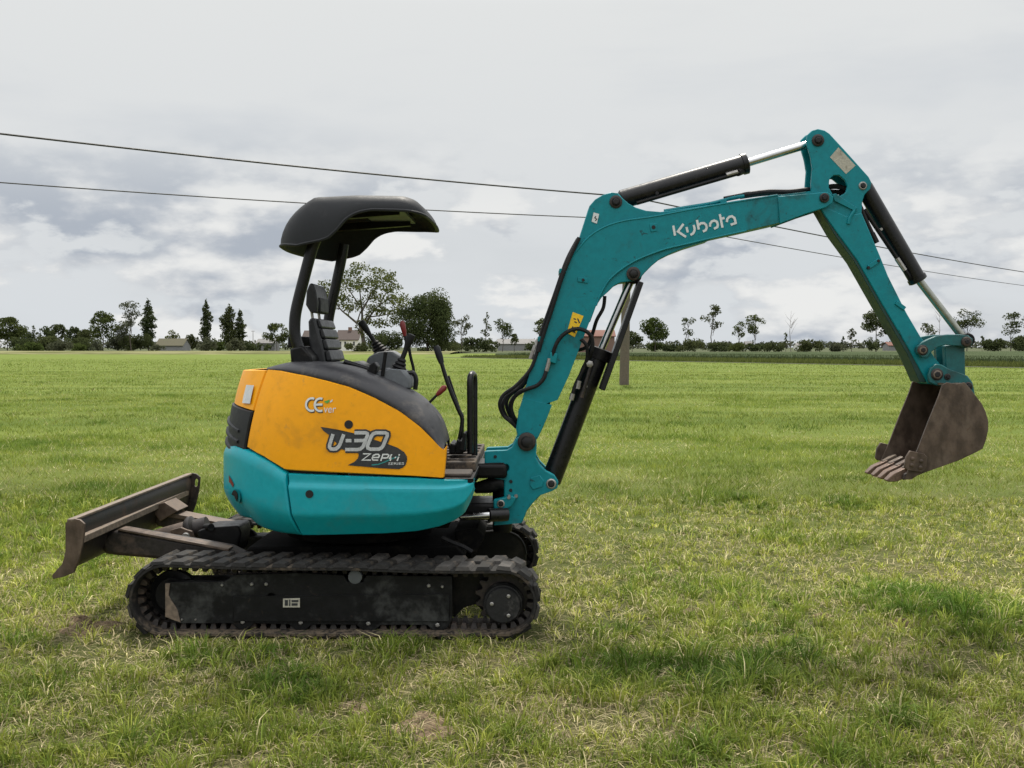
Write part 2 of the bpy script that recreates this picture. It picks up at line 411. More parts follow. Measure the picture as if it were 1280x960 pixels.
def lug_mesh():
    mb = MB(); h = .018; w2 = .155
    for a0, a1, top in ((.037, .028, h),):
        k = .012
        vs = [(-a0 - k, 0, 0), (a0 - k, 0, 0), (a0 + k, w2, 0), (-a0 + k, w2, 0),
              (-a1 - k, .006, top), (a1 - k, .006, top), (a1 + k, w2 - .006, top), (-a1 + k, w2 - .006, top)]
        mb.add(vs, [(3, 2, 1, 0), (4, 5, 6, 7), (0, 1, 5, 4), (1, 2, 6, 5), (2, 3, 7, 6), (3, 0, 4, 7)])
    return mb
LUG = {}
for key, mat in (('a', M['rubber']), ('b', M['rubber_dirty'])):
    me = bpy.data.meshes.new('tread_lug'); mb = lug_mesh(); me.from_pydata(mb.v, [], mb.f); me.materials.append(mat); LUG[key] = me

FR = [(206.7, 727.5), (281, 727), (288, 722), (296, 718), (380, 716), (430, 719), (434, 727), (454, 728), (458, 719), (565, 720), (566, 770),
      (560, 784), (552, 789), (542, 788), (534, 781), (476, 781), (468, 788), (455, 789), (446, 781), (390, 780), (383, 787), (370, 787), (361, 780),
      (318, 779), (311, 786), (298, 786), (290, 779), (224, 779), (207, 771)]

def make_track(y0, near):
    tr = bpy.data.objects.new('crawler_track', None); COL.objects.link(tr); tr.parent = EX
    tr.location = Vector((-.955, y0 + .15, 0)) - ROOT_LOC[EX.name]; ROOT_LOC[tr.name] = Vector((-.955, y0 + .15, 0))
    inn, outp = loop_path(0), loop_path(BELT)
    n = len(inn)
    mb = MB()
    rows = []
    prof = [(inn, .004), (inn, .0), (outp, .0), (outp, TRW), (inn, TRW), (inn, .004)]
    prof = [(loop_path(.0), .012), (loop_path(.004), .0), (loop_path(BELT - .003), .0), (loop_path(BELT), .006), (loop_path(BELT), TRW - .006),
            (loop_path(BELT - .003), TRW), (loop_path(.004), TRW), (loop_path(.0), TRW - .012)]
    for pth, dy in prof: rows.append([(a, y0 + dy, b) for a, b in pth])
    rows.append(rows[0]); mb.grid(rows, close=True)
    mk('rubber_belt', mb, M['rubber_belt'], tr)
    # lugs along the outside
    path = [Vector(q) for q in loop_path(BELT - .001)]; path.append(path[0])
    seg = [(path[i + 1] - path[i]).length for i in range(len(path) - 1)]; total = sum(seg)
    N = 44
    for side in (0, 1):
        for k in range(N):
            s = (k + .5 * side) * total / N; i = 0
            while s > seg[i]: s -= seg[i]; i += 1
            a, b = path[i], path[i + 1]; q = a.lerp(b, s / seg[i]); d = (b - a).normalized()
            dirty = (.35 > random.random()) if q.y > .3 and q.x > -.8 else (.08 > random.random())
            o = bpy.data.objects.new('tread_lug', LUG['b' if dirty else 'a']); COL.objects.link(o); o.parent = tr
            yy = y0 + (-.002 if side == 0 else .147)
            # local x -> along belt (backwards), local z -> outward normal
            nx = Vector((d.y, -d.x)); x3 = Vector((d.x, 0, d.y)); z3 = Vector((nx.x, 0, nx.y)); y3 = z3.cross(x3)
            if y3.y < 0: x3 = -x3; y3 = z3.cross(x3)
            mrot = Matrix((x3, y3, z3)).transposed().to_4x4()
            mrot = mrot @ Matrix.Rotation(random.uniform(-.05, .05), 4, 'Z')
            o.matrix_local = Matrix.Translation(Vector((q.x, yy, q.y)) - ROOT_LOC[tr.name]) @ mrot @ Matrix.Diagonal((1, 1, random.uniform(.75, 1.05), 1))
    # guide lugs on the inside, a close row
    mb = MB(); path = [Vector(q) for q in loop_path(.001)]; path.append(path[0]); N2 = 86
    seg = [(path[i + 1] - path[i]).length for i in range(len(path) - 1)]; total = sum(seg)
    for k in range(N2):
        s = k * total / N2; i = 0
        while s > seg[i]: s -= seg[i]; i += 1
        a, b = path[i], path[i + 1]; q = a.lerp(b, s / seg[i]); d = (b - a).normalized(); inn_ = Vector((-d.y, d.x))
        for ya, yb in ((.07, .115), (.185, .23)):
            vs = []
            for hh, ww in ((0, .017), (.030, .009)):
                for sx in (-1, 1):
                    e_ = q + d * (sx * ww) + inn_ * hh
                    vs += [(e_.x, y0 + ya + hh * .2, e_.y), (e_.x, y0 + yb - hh * .2, e_.y)]
            mb.add(vs, [(0, 1, 3, 2), (4, 6, 7, 5), (0, 4, 5, 1), (2, 3, 7, 6), (0, 2, 6, 4), (1, 5, 7, 3)])
    mk('guide_lugs', mb, M['rust_dark'], tr, kind='stuff')
    # frame
    mb = MB(); hole = [P(339.5 + 6 * math.cos(a), 747 + 6 * math.sin(a), .06) for a in [k * math.pi / 8 for k in range(16)]]
    mb.prism(px_outline(FR, .06), y0 + .055, y0 + .075, [hole])
    mb.prism([P(a, b, .06) for a, b in FR[:2] + [(563, 722), (563, 779), (224, 778), (207, 771)]], y0 + .09, y0 + .22)
    fr = mk('track_frame', mb, M['frame'], tr, bevel=.004)
    mb = MB(); mb.prism(px_outline([(292, 745), (562, 742), (562, 776), (292, 776)], .055), y0 + .046, y0 + .056)
    mk('side_plate', mb, M['frame'], fr, bevel=.003)
    mb = MB(); mb.prism(px_outline([(207, 729), (213, 729), (211, 744), (222, 762), (226, 778), (207, 771)], .055), y0 + .049, y0 + .056)
    mk('wear_plate', mb, M['rust_bar'], fr, bevel=.002)
    for a, b, r in ((303.6, 777, 3.0), (376, 778, 3.0), (460.5, 779, 3.0), (547, 781, 3.0), (315, 730, 2.4), (333, 730, 2.4), (536, 732, 2.6), (553, 733, 2.2),
                    (278, 731, 2.0), (228, 774, 1.5), (245, 774, 1.5), (420, 770, 1.6)):
        c = P(a, b, .06); mb = MB()
        mb.turned((c.x, y0 + .062, c.z), (0, -1, 0), [(0, r * MPX), (.010, r * MPX), (.014, r * MPX * .6)], 6)
        mk('bolt', mb, M['steel'], fr)
    # idler, sprocket, rollers
    mb = MB(); mb.prism(px_outline([(540, 724), (612, 722), (650, 735), (655, 760), (640, 782), (606, 778), (594, 764), (578, 768), (566, 780), (540, 780)], .06), y0 + .205, y0 + .235); mk('drive_bracket', mb, M['black'], tr)
    mb = MB(); mb.turned((C1.x, y0 + .11, C1.z), (0, 1, 0), [(0, .02), (0, .085), (.012, .095), (.018, .118), (.03, .122), (.05, .122), (.062, .118), (.068, .095), (.08, .085), (.08, .02)], 40)
    mk('idler_wheel', mb, M['frame'], tr)
    mb = MB(); nt = 15; prof = []
    rr = R2 + .002
    for k in range(nt * 4):
        a = 2 * math.pi * k / (nt * 4); r = rr if k % 4 in (0, 1) else rr - .028
        prof.append((C2.x + r * math.cos(a), 0, C2.z + r * math.sin(a)))
    mb.prism(prof, y0 + .135, y0 + .165)
    mk('sprocket', mb, M['rust_dark'], tr, bevel=.003)
    hub = P(628.7, 757, .05); mb = MB()
    mb.turned((hub.x, y0 + .135, hub.z), (0, -1, 0), [(0, .100), (.03, .100), (.035, .096), (.06, .094), (.062, .088), (.085, .086), (.090, .082), (.093, .02)], 40)
    hb = mk('drive_hub', mb, M['hub'], tr)
    for a in (170, 60, 300):
        mb = MB(); q = (hub.x + .055 * math.cos(R(a)), y0 + .045, hub.z + .055 * math.sin(R(a)))
        mb.turned(q, (0, -1, 0), [(0, .010), (.006, .010), (.009, .006)], 8); mk('plug', mb, M['steel'], hb)
    for a in (303.6, 376, 460.5, 547):
        c = P(a, 772, .06); mb = MB()
        mb.turned((c.x, y0 + .075, c.z), (0, 1, 0), [(0, .05), (.03, .05), (.035, .06), (.06, .06), (.065, .04), (.09, .04), (.095, .06), (.12, .06), (.125, .05), (.15, .05)], 20)
        mk('track_roller', mb, M['rust_dark'], tr)
    c = P(444, 721, .06); mb = MB()
    mb.turned((c.x, y0 + .05, c.z), (0, 1, 0), [(0, .026), (.004, .034), (.10, .034), (.12, .03)], 20); mk('carrier_roller', mb, M['console'] if near else M['frame'], tr)
    return tr

T1 = make_track(0, True)
st = MB(); st.prism(px_outline([(354, 748), (375, 747.5), (375, 759), (354, 759)], .045), .0405, .043)
lb = mk('label_plate', st, M['label_decal'], T1)
ic = MB()
for k, (a, b, c_, d_) in enumerate(((356, 750, 360, 757), (361.5, 749.5, 363, 757.5), (364.5, 750, 373, 752.5), (364.5, 754, 372, 757))):
    ic.prism(px_outline([(a, b), (c_, b), (c_, d_), (a, d_)], .04), .0385, .0402)
mk('label_print', ic, M['dark_decal'], T1)
T2 = make_track(1.25, False)

# inner drive guard of the far track and the chassis between the tracks
mb = MB()
arc = [(588, 668), (600, 665), (620, 663), (636, 664), (648, 670), (655, 680), (658, 692), (658, 712), (588, 712)]
mb.prism(px_outline(arc, 1.2), 1.19, 1.25)
g1 = mk('motor_guard', mb, M['black'], EX, bevel=.006)
mb = MB(); q = [P(a, b, 1.185) for a, b in spline([(588, 669), (600, 666), (620, 664), (636, 665), (648, 671), (655, 681), (658, 693)], 4)]
mb.tube(q, .006, 6); mk('guard_rim', mb, M['frame'], g1)
mb = MB(); mb.prism(px_outline([(310, 684), (570, 682), (582, 694), (575, 716), (310, 716), (300, 700)], .42), .42, 1.20)
mk('chassis', mb, M['under'], EX, bevel=.01)
mb = MB(); mb.turned((-.955, YC, .40), (0, 0, 1), [(0, .40), (.08, .40), (.085, .36), (.14, .36)], 40); mk('slew_ring', mb, M['under'], EX)
mb = MB(); mb.prism(px_outline([(568, 664), (596, 660), (606, 670), (596, 690), (574, 690)], .6), .58, 1.0); mk('front_bracket', mb, M['under'], EX, bevel=.006)
mb = MB(); mb.tube([P(a, b, .45) for a, b in spline([(552, 672), (565, 678), (580, 684), (590, 690)], 4)], .012, 8); mk('drain_hose', mb, M['hose'], EX)

# ---- dozer blade
near = [P(a, b, 0) for a, b in ((81.6, 654), (86, 650), (92.5, 648.5), (100, 650), (105.6, 655), (105, 668), (103.4, 679), (99, 699), (92, 716), (80, 721), (66, 724), (65, 719), (71, 712), (77, 705.6), (80, 697), (81.6, 688))]
farc = P(251, 596, 1.55); nearc = P(105.6, 655, 0)
sh = Vector((farc.x - nearc.x, 0, farc.z - nearc.z))          # the blade stands slightly skewed
BL = bpy.data.objects.new('dozer_blade', None); COL.objects.link(BL); BL.parent = EX
BL.location = Vector((nearc.x, YC, .2)) - ROOT_LOC[EX.name]; ROOT_LOC[BL.name] = Vector((nearc.x, YC, .2))
def skew(v): return Vector(v) + sh * (v[1] / 1.55)
mb = MB(); mb.prism(near, 0, .014); mb.v = [skew(v) for v in mb.v]; e1 = mk('end_plate', mb, M['rust'], BL, bevel=.002)
slot = [P(a, b, 0) for a, b in ((97, 660), (100, 657), (102.5, 660), (101.5, 669), (99, 671), (96.5, 669))]
mb = MB(); mb.prism(near, 1.536, 1.55, [slot]); mb.v = [skew(v) for v in mb.v]; mk('end_plate', mb, M['rust_dark'], BL, bevel=.002)
prof = spline([(q.x, q.z) for q in (P(88, 651, 0), P(92, 662, 0), P(91, 678, 0), P(87, 698, 0), P(81, 712, 0), P(67, 722, 0))], 4)
th = [Vector((q.x - .012, q.y - .004)) for q in prof][::-1]
mb = MB(); mb.prism([(q.x, 0, q.y) for q in prof] + [(q.x, 0, q.y) for q in th], .014, 1.536); mb.v = [skew(v) for v in mb.v]
mk('blade_plate', mb, M['rust_dark'], BL)
mb = MB(); a = P(88, 650.5, 0); mb.beam(skew((a.x, .0, a.z)), skew((a.x, 1.55, a.z)), .035, .012); mk('top_edge', mb, M['rust_bar'], BL, bevel=.002)
mb = MB(); a = P(97, 676, 0); b = P(236, 620, 1.55); mb.beam(Vector((a.x, .02, a.z)), Vector((b.x, 1.50, b.z + .03)), .035, .036); mk('stiffener_bar', mb, M['rust_bar'], BL, bevel=.004)
mb = MB(); mb.prism(px_outline([(128, 676), (140, 664), (154, 661), (287, 684), (320, 700), (300, 708), (205, 698), (185, 696), (150, 693), (133, 691)], .42), .38, .52)
mk('push_arm', mb, M['rust_dark'], BL, bevel=.02, seg=3)
mb = MB(); mb.prism(px_outline([(150, 660.5), (155, 658.6), (290, 683.5), (289, 687)], .42), .365, .45); mk('arm_cap', mb, M['rust'], BL, bevel=.003)
mb = MB(); mb.prism(px_outline([(190, 646), (203, 640), (296, 657), (310, 668), (296, 672), (200, 657)], 1.08), 1.04, 1.16); mk('push_arm', mb, M['rust_dark'], BL, bevel=.012)
mb = MB(); mb.prism(px_outline([(195, 642), (203, 637), (298, 655), (298, 658)], 1.08), 1.03, 1.17); mk('arm_cap', mb, M['rust'], BL, bevel=.003)
mb = MB(); mb.prism(px_outline([(186, 634), (206, 628), (222, 639), (200, 652)], 1.0), 1.0, 1.2); mk('gusset', mb, M['rust'], BL, bevel=.004)
c0, c1 = P(196, 674, YC), P(236, 663, YC)
mb = MB(); mb.tube([c0, c1], .055, 18); mk('lift_barrel', mb, M['rust'], BL)
mb = MB(); d = (c1 - c0).normalized(); mb.turned(c1 - d * .01, d, [(0, .06), (.02, .075), (.04, .075), (.05, .05), (.12, .05)], 20); mk('lift_collar', mb, M['rust_dark'], BL)
mb = MB()
for s in (-1, 1): mb.prism(px_outline([(218, 660), (232, 656), (246, 661), (250, 671), (244, 678), (226, 670)], YC), YC + s * .075 - .01, YC + s * .075 + .01)
mk('lift_clevis', mb, M['rust'], BL, bevel=.004)
mb = MB(); c = P(239, 667, YC); mb.turned((c.x, YC - .10, c.z), (0, 1, 0), [(0, .018), (.004, .022), (.196, .022), (.2, .018)], 14); mk('clevis_pin', mb, M['steel'], BL)
mb = MB(); mb.prism(px_outline([(250, 662), (262, 657), (302, 655), (305, 664), (300, 690), (255, 690)], .72), .66, .88); mk('lift_mount', mb, M['black'], BL, bevel=.012, seg=3)
mb = MB(); mb.tube([P(257, 659, .70), P(264, 659, .64)], .02, 10); mk('grease_cap', mb, M['frame'], BL)

# ---- upper body: panels bent round the tail
XC, RB = -.955, .72
SQ = RB * math.pi / 2
def body_pt(s, z, off=0.0):
    if s <= SQ:
        a = math.pi + s / RB; r = RB + off
        return Vector((XC + r * math.cos(a), YC + r * math.sin(a), z))
    return Vector((XC + (s - SQ), YC - RB - off, z))

def body_hit(px, py, offf=lambda z: 0.0):
    """where the sight line of a photo pixel meets the body side -> (s, z)"""
    lo, hi = -.2, YC
    def inside(Y):
        p = P(px, py, Y); o = offf(p.z)
        if p.x > XC: return p.y > YC - RB - o
        return math.hypot(p.x - XC, p.y - YC) < RB + o
    if not inside(hi):
        p = P(px, py, YC); return 0.0, p.z
    for _ in range(40):
        m = (lo + hi) / 2
        if inside(m): hi = m
        else: lo = m
    p = P(px, py, hi)
    s = SQ + p.x - XC if p.x > XC else RB * (math.atan2(p.y - YC, p.x - XC) % (2 * math.pi) - math.pi)
    return s, p.z

def lin(tab, x):
    if x <= tab[0][0]: return tab[0][1]
    for (a, b), (c, d) in zip(tab, tab[1:]):
        if x <= c: return b + (d - b) * (x - a) / (c - a) if c > a else d
    return tab[-1][1]

def panel(name, sL, sR, zlo, zhi, off, mat, parent=EX, nu=40, nt=14, ret=.03, shrink=.0, mirror=False, back=True):
    """sL(t), sR(t): end positions; zlo(s), zhi(s): edges; off(t, s, z): relief"""
    rows = []
    ts = [0, .012, .05] + [k / nt for k in range(1, nt)] + [.95, .988, 1]
    us = [0, .004, .016] + [k / nu for k in range(1, nu)] + [.984, .996, 1]
    def pt(u, t):
        s = sL(t) + (sR(t) - sL(t)) * u
        a, b = zlo(s), zhi(s); z = a + (b - a) * t
        e = 0
        for q, wd in ((t, .012), (1 - t, .012)): e = max(e, 1 - q / wd if q < wd else 0)
        for q, wd in ((u, .004), (1 - u, .004)): e = max(e, 1 - q / wd if q < wd else 0)
        return body_pt(s, z, off(t, s, z) - .008 * e * e)
    for t in sorted(set(ts)): rows.append([pt(u, t) for u in sorted(set(us))])
    mb = MB(); mb.grid(rows)
    nr, nc = len(rows), len(rows[0])
    border = [(0, k) for k in range(nc)] + [(i, nc - 1) for i in range(1, nr)] + [(nr - 1, k) for k in range(nc - 2, -1, -1)] + [(i, 0) for i in range(nr - 2, 0, -1)]
    o = len(mb.v); outer = [i * nc + k for i, k in border]
    for i, k in border:
        p = Vector(rows[i][k]); c = Vector((max(p.x, XC), YC, p.z)) if True else None
        mb.v.append(tuple(p + (Vector((max(min(p.x, 9), XC), YC, p.z)) - p).normalized() * ret))
    m = len(border)
    for k in range(m): mb.f.append((outer[k], outer[(k + 1) % m], o + (k + 1) % m, o + k))
    if mirror: mb.v = [(v[0], 2 * YC - v[1], v[2]) for v in mb.v]; mb.f = [f[::-1] for f in mb.f]
    return mk(name, mb, mat, parent, sharp=32)

def tab(pts, offf=lambda z: 0.0): return sorted(body_hit(a, b, offf) for a, b in pts)

# turquoise counterweight (tail) and side panel
cw_top = [(0, P(283, 557, YC).z)] + tab([(292, 557), (300, 560), (315, 567), (335, 578), (346, 585), (356, 592)])
cw_bot = [(0, P(290, 641, YC).z)] + tab([(298, 650), (306, 658), (318, 664), (340, 669), (368, 672)])
cw_bot = [(s, z) for s, z in cw_bot]
seam_t, seam_b = body_hit(357, 592)[0], body_hit(368, 672)[0]
def cw_off(t, s, z):
    o = .012 - .085 * max(0, (.42 - t) / .42) ** 1.6 * (1 if s < SQ else 1)
    o -= .018 * max(0, (t - .86) / .14) ** 2
    return o
def seamf(t): return seam_b + (seam_t - seam_b) * t
panel('counterweight', lambda t: -.95 * SQ, lambda t: seamf(t) - .004, lambda s: lin(cw_bot, abs(s)), lambda s: lin(cw_top, abs(s)), cw_off, M['teal'], nu=60, nt=20)
sp_top = tab([(356, 592), (400, 594), (450, 596), (520, 598), (560, 600), (593, 600)])
sp_bot = tab([(366, 672), (400, 672), (440, 671), (480, 670), (520, 667), (548, 661), (568, 653), (580, 644), (588, 628), (593, 612)])
def sp_off(t, s, z):
    o = .004
    if t < .36: o -= .070 * ((.36 - t) / .36)
    if t > .80: o -= .016 * min(1, (t - .80) / .06)
    if s > SQ + .60: o -= .10 * ((s - SQ - .60) / .10) ** 2 * .5
    return o
s_front = body_hit(592, 604)[0]
SPN = panel('side_panel', lambda t: seamf(t) + .004, lambda t: s_front, lambda s: lin(sp_bot, s), lambda s: lin(sp_top, s), sp_off, M['teal'], nu=60, nt=26)
panel('side_panel', lambda t: seamf(t) + .004, lambda t: s_front, lambda s: lin(sp_bot, s), lambda s: lin(sp_top, s), sp_off, M['teal'], mirror=True, nu=30)

# yellow covers
Z0Y = P(400, 594, .06).z; Z1Y = P(330, 461, .2).z
def y_off(z, s=9):
    t = max(0, (z - Z0Y) / (Z1Y - Z0Y))
    a = .085 if s < .75 else .085 + (.03 - .085) * min(1, (s - .75) / .4)
    return -.012 - a * t ** 2.2
def yo(z): return y_off(z, 1.0)
top_px = [(326, 461.5), (345, 463), (381, 469), (410, 475.5), (437, 483), (469, 497), (500, 514), (525, 533), (541, 549), (550, 559), (555, 562), (558.5, 557)]
ys_top = tab(top_px, yo); ys_bot = tab([(307, 561), (330, 574), (348, 585), (356, 590), (400, 592.5), (450, 595), (520, 598), (553, 600), (558, 598)], lambda z: -.012)
yl_t, yl_b = body_hit(327, 461.5, yo)[0], body_hit(307.5, 561, lambda z: -.012)[0]
yr_t, yr_b = body_hit(558.5, 557, lambda z: -.012)[0], body_hit(555, 600, lambda z: -.012)[0]
YEL = panel('side_cover', lambda t: yl_b + (yl_t - yl_b) * t + .003, lambda t: yr_b + (yr_t - yr_b) * t, lambda s: lin(ys_bot, s) + .010, lambda s: lin(ys_top, s), lambda t, s, z: y_off(z, s), M['yellow'], nu=70, nt=24)
# rear hood: yellow upper part and black grille lower part
zt_h, zm_h, zb_h = P(318, 462, .5).z, P(300, 508, .6).z, P(292, 562, .6).z
def hood_edge(z): return yl_b + (yl_t - yl_b) * max(0, min(1, (z - lin(ys_bot, yl_b)) / (Z1Y - lin(ys_bot, yl_b)))) - .012
def gr_top(s): return zm_h + .02 - .06 * min(1, abs(s) / .85) ** 2
RH = panel('rear_hood', lambda t: -.9 * SQ, lambda t: hood_edge(zm_h + (zt_h - zm_h) * t), lambda s: gr_top(s) + .004, lambda s: zt_h - .006 + .01 * (abs(s) / .9), lambda t, s, z: y_off(z, 0) - .004, M['yellow'], nu=40, nt=16)
GR = panel('rear_grille', lambda t: -.9 * SQ, lambda t: hood_edge(zb_h + (zm_h - zb_h) * t), lambda s: zb_h, gr_top, lambda t, s, z: y_off(z, 0) + .006, M['plastic'], nu=40, nt=12)
for k in range(3):
    mb = MB(); zc = zb_h + .06 + k * .055
    rows = [[body_pt(.12 + .36 * i / 10, zc - .05 * i / 10 + dz, y_off(zc, 0) + o_) for i in range(11)] for dz, o_ in ((-.012, .006), (-.004, .020), (.006, .018), (.012, .006))]
    mb.grid(rows); mk('louvre', mb, M['plastic'], GR)
mb = MB(); z0, z1 = P(303, 502, .5).z, P(303, 480, .5).z
sa, sb = hood_edge(z0) - .13, hood_edge(z0) - .035
mb.grid([[body_pt(sa + (sb - sa) * i / 4, z0 + (z1 - z0) * j / 4, y_off(z0 + (z1 - z0) * j / 4, 0) + .006) for i in range(5)] for j in range(5)])
mk('reflector', mb, M['lens'], RH)
# roof of the hood at the back, hull inside
def plan_ring(off, z, x_front):
    pts = [body_pt(SQ * k / 16, z, off) for k in range(0, 17)] + [Vector((x_front, YC - RB - off, z)), Vector((x_front, YC + RB + off, z))]
    pts += [Vector((q.x, 2 * YC - q.y, z)) for q in [body_pt(SQ * k / 16, z, off) for k in range(16, 0, -1)]]
    return pts
mb = MB(); r0 = plan_ring(-.16, P(400, 660, .2).z, -.42); r1 = plan_ring(-.045, Z0Y - .005, -.32)
mb.grid([r0, r1], close=True); n = len(r0); mb.f += [tuple(reversed(range(n))), tuple(range(n, 2 * n))]; mk('hull', mb, M['under'], EX)
mb = MB(); r0 = plan_ring(-.05, Z0Y - .004, XC + .05); r1 = plan_ring(-.125, zt_h - .03, XC - .05)
mb.grid([r0, r1], close=True); mb.f += [tuple(range(n, 2 * n))]; mk('engine_bay', mb, M['black'], EX)

# grey plastic cap over the hood edge
sil = [(331, 458.5), (350, 454), (366, 452.5), (400, 453.5), (431, 458), (455, 465), (469, 470.5), (490, 479), (509, 489), (522, 497), (532, 506), (541, 516), (548, 527), (553, 541), (556.5, 555)]
NC = 40
def along(poly, u):
    L = [0]
    for a, b in zip(poly, poly[1:]): L.append(L[-1] + math.hypot(a[0] - b[0], a[1] - b[1]))
    d = u * L[-1]
    for i in range(len(poly) - 1):
        if d <= L[i + 1] + 1e-9:
            f = (d - L[i]) / (L[i + 1] - L[i]); return (poly[i][0] + (poly[i + 1][0] - poly[i][0]) * f, poly[i][1] + (poly[i + 1][1] - poly[i][1]) * f)
    return poly[-1]
top_sm = [(q[0], q[1]) for q in spline(top_px[:-1], 5)]; sil_sm = [(q[0], q[1]) for q in spline(sil, 5)]
cols = []
for k in range(NC + 1):
    u = k / NC; e_ = along(top_sm, u); q_ = along(sil_sm, u)
    s, z = body_hit(e_[0], e_[1], yo)
    A = body_pt(s, z, y_off(z, s) - .002)
    B = P(q_[0], q_[1], A.y + .13)
    B.x = A.x + (B.x - A.x) * (.25 + .75 * u)
    ctrl = Vector((A.x * .6 + B.x * .4, A.y + .012, A.z + (B.z - A.z) * .92))
    col = [Vector((A.x, A.y + .03, A.z - .03)), A]
    for i in range(1, 7):
        t = i / 6; col.append(A * (1 - t) ** 2 + ctrl * 2 * t * (1 - t) + B * t * t)
    end = .62 if u < .3 else .50
    col += [Vector((B.x, B.y + (end - B.y) * .5, B.z + .003)), Vector((B.x, end, B.z)), Vector((B.x, end + .01, B.z - .08))]
    cols.append(col)
mb = MB(); mb.grid(cols); CAP = mk('hood_cap', mb, M['cap'], EX, sharp=89)
mb = MB(); mb.box((-1.20, .22, zt_h - .10), (XC + .12, 1.33, zt_h - .01)); mk('engine_cover', mb, M['black'], EX, bevel=.03, seg=3)
# front wall of the hood, facing the foot well
mb = MB(); xs = [P(556, 560, .10).x - .012]
mb.prism([(xs[0] - .05, 0, Z0Y), (xs[0] - .004, 0, Z0Y), (xs[0] - .012, 0, Z0Y + .125), (xs[0] - .06, 0, Z0Y + .13)], .075, .50)
mk('hood_front', mb, M['cap'], EX)

# plugs, holes and the tow-eye opening in the tail
def surf_disc(name, px, py, rpx, mat, parent, offf, lift=.003, n=20, ry=None):
    mb = MB(); ctr = body_hit(px, py, offf); pts = []
    for k in range(n):
        a = 2 * math.pi * k / n; s, z = body_hit(px + rpx * math.cos(a), py + (ry or rpx) * math.sin(a), offf); pts.append(body_pt(s, z, offf(z) + lift))
    c = body_pt(ctr[0], ctr[1], offf(ctr[1]) + lift); mb.add(pts + [c], [(k, (k + 1) % n, n) for k in range(n)])
    return mk(name, mb, mat, parent)
surf_disc('plug', 436, 530.5, 5.4, M['hole'], YEL, lambda z: y_off(z, 9))
surf_disc('plug', 387, 617.5, 5.0, M['hole'], SPN, lambda z: .004)
CW = bpy.data.objects['counterweight']
cwz = lambda z: cw_off((z - lin(cw_bot, .55)) / (lin(cw_top, .55) - lin(cw_bot, .55)), .5, z)
surf_disc('tow_opening', 297, 622, 5.6, M['teal_worn'], CW, cwz, .010, ry=11)
surf_disc('tow_hole_dark', 296, 620, 3.8, M['hole'], CW, cwz, .013, ry=7.5)  # flat black disc painting the dark inside of the tow-eye opening
mb = MB(); rows = []
for (a, b), (c_, d_) in zip(((284.5, 590), (287, 594), (290, 599), (293, 605)), ((284.5, 597), (287, 602), (289.5, 605), (292, 609))):
    rows.append([body_pt(*body_hit(a, b, cwz), cwz(body_hit(a, b, cwz)[1]) + .004), body_pt(*body_hit(c_, d_, cwz), cwz(body_hit(c_, d_, cwz)[1]) + .004)])
mb.grid(rows); mk('red_sticker', mb, M['red'], CW)
mb = MB(); q = []
for a, b in spline([(295, 641), (305, 645), (315, 645), (317, 639)], 5):
    s, z = body_hit(a, b, cwz); q.append(body_pt(s, z, cwz(z) - .002))
mb.tube(q, .006, 8); mk('moulded_ridge', mb, M['teal'], CW)

# ---- lettering
def stroke_mesh(lines, width, mapper, lift=.0, step=.0003):
    """flat ribbons along pixel polylines"""
    mb = MB()
    for li, ln in enumerate(lines):
        closed = ln[0] == ln[-1] and len(ln) > 3
        pts = [Vector((a, b)) for a, b in ln]
        L, Rr = [], []
        m = len(pts)
        for i, p in enumerate(pts):
            if closed: a, b = pts[i - 1 if i else m - 2], pts[(i + 1) if i < m - 1 else 1]
            else: a, b = pts[max(i - 1, 0)], pts[min(i + 1, m - 1)]
            d0 = (p - a).normalized() if (p - a).length > 1e-6 else (b - p).normalized(); d1 = (b - p).normalized() if (b - p).length > 1e-6 else d0
            t = (d0 + d1).normalized() if (d0 + d1).length > 1e-6 else d0
            nrm = Vector((-t.y, t.x)); k = width / 2 / max(.5, nrm.dot(Vector((-d0.y, d0.x))))
            L.append(mapper(p.x + nrm.x * k, p.y + nrm.y * k, lift + li * step)); Rr.append(mapper(p.x - nrm.x * k, p.y - nrm.y * k, lift + li * step))
        mb.grid([L, Rr])
    return mb

def poly_mesh(pts, mapper, lift):
    vs = [Vector((a, b, 0)) for a, b in pts]; tr = tessellate_polygon([vs])
    return MB().add([mapper(a, b, lift) for a, b in pts], tr)

def text_mesh(txt, x0, y0, height, width, mapper, lift, slant=0.0):
    cu = bpy.data.curves.new('txt', 'FONT'); cu.body = txt; cu.size = 1; cu.shear = 0
    ob = bpy.data.objects.new('txt', cu); COL.objects.link(ob)
    dg = bpy.context.evaluated_depsgraph_get(); me = bpy.data.meshes.new_from_object(ob.evaluated_get(dg))
    vs = [v.co.copy() for v in me.vertices]; fs = [tuple(p.vertices) for p in me.polygons]
    bpy.data.objects.remove(ob); bpy.data.curves.remove(cu); bpy.data.meshes.remove(me)
    xa, xb = min(v.x for v in vs), max(v.x for v in vs); ya, yb = min(v.y for v in vs), max(v.y for v in vs)
    mb = MB(); out_ = []
    for v in vs:
        fy = (v.y - ya) / (yb - ya); fx = (v.x - xa) / (xb - xa)
        out_.append(mapper(x0 + fx * width + slant * fy * height, y0 - fy * height, lift))
    return mb.add(out_, fs)

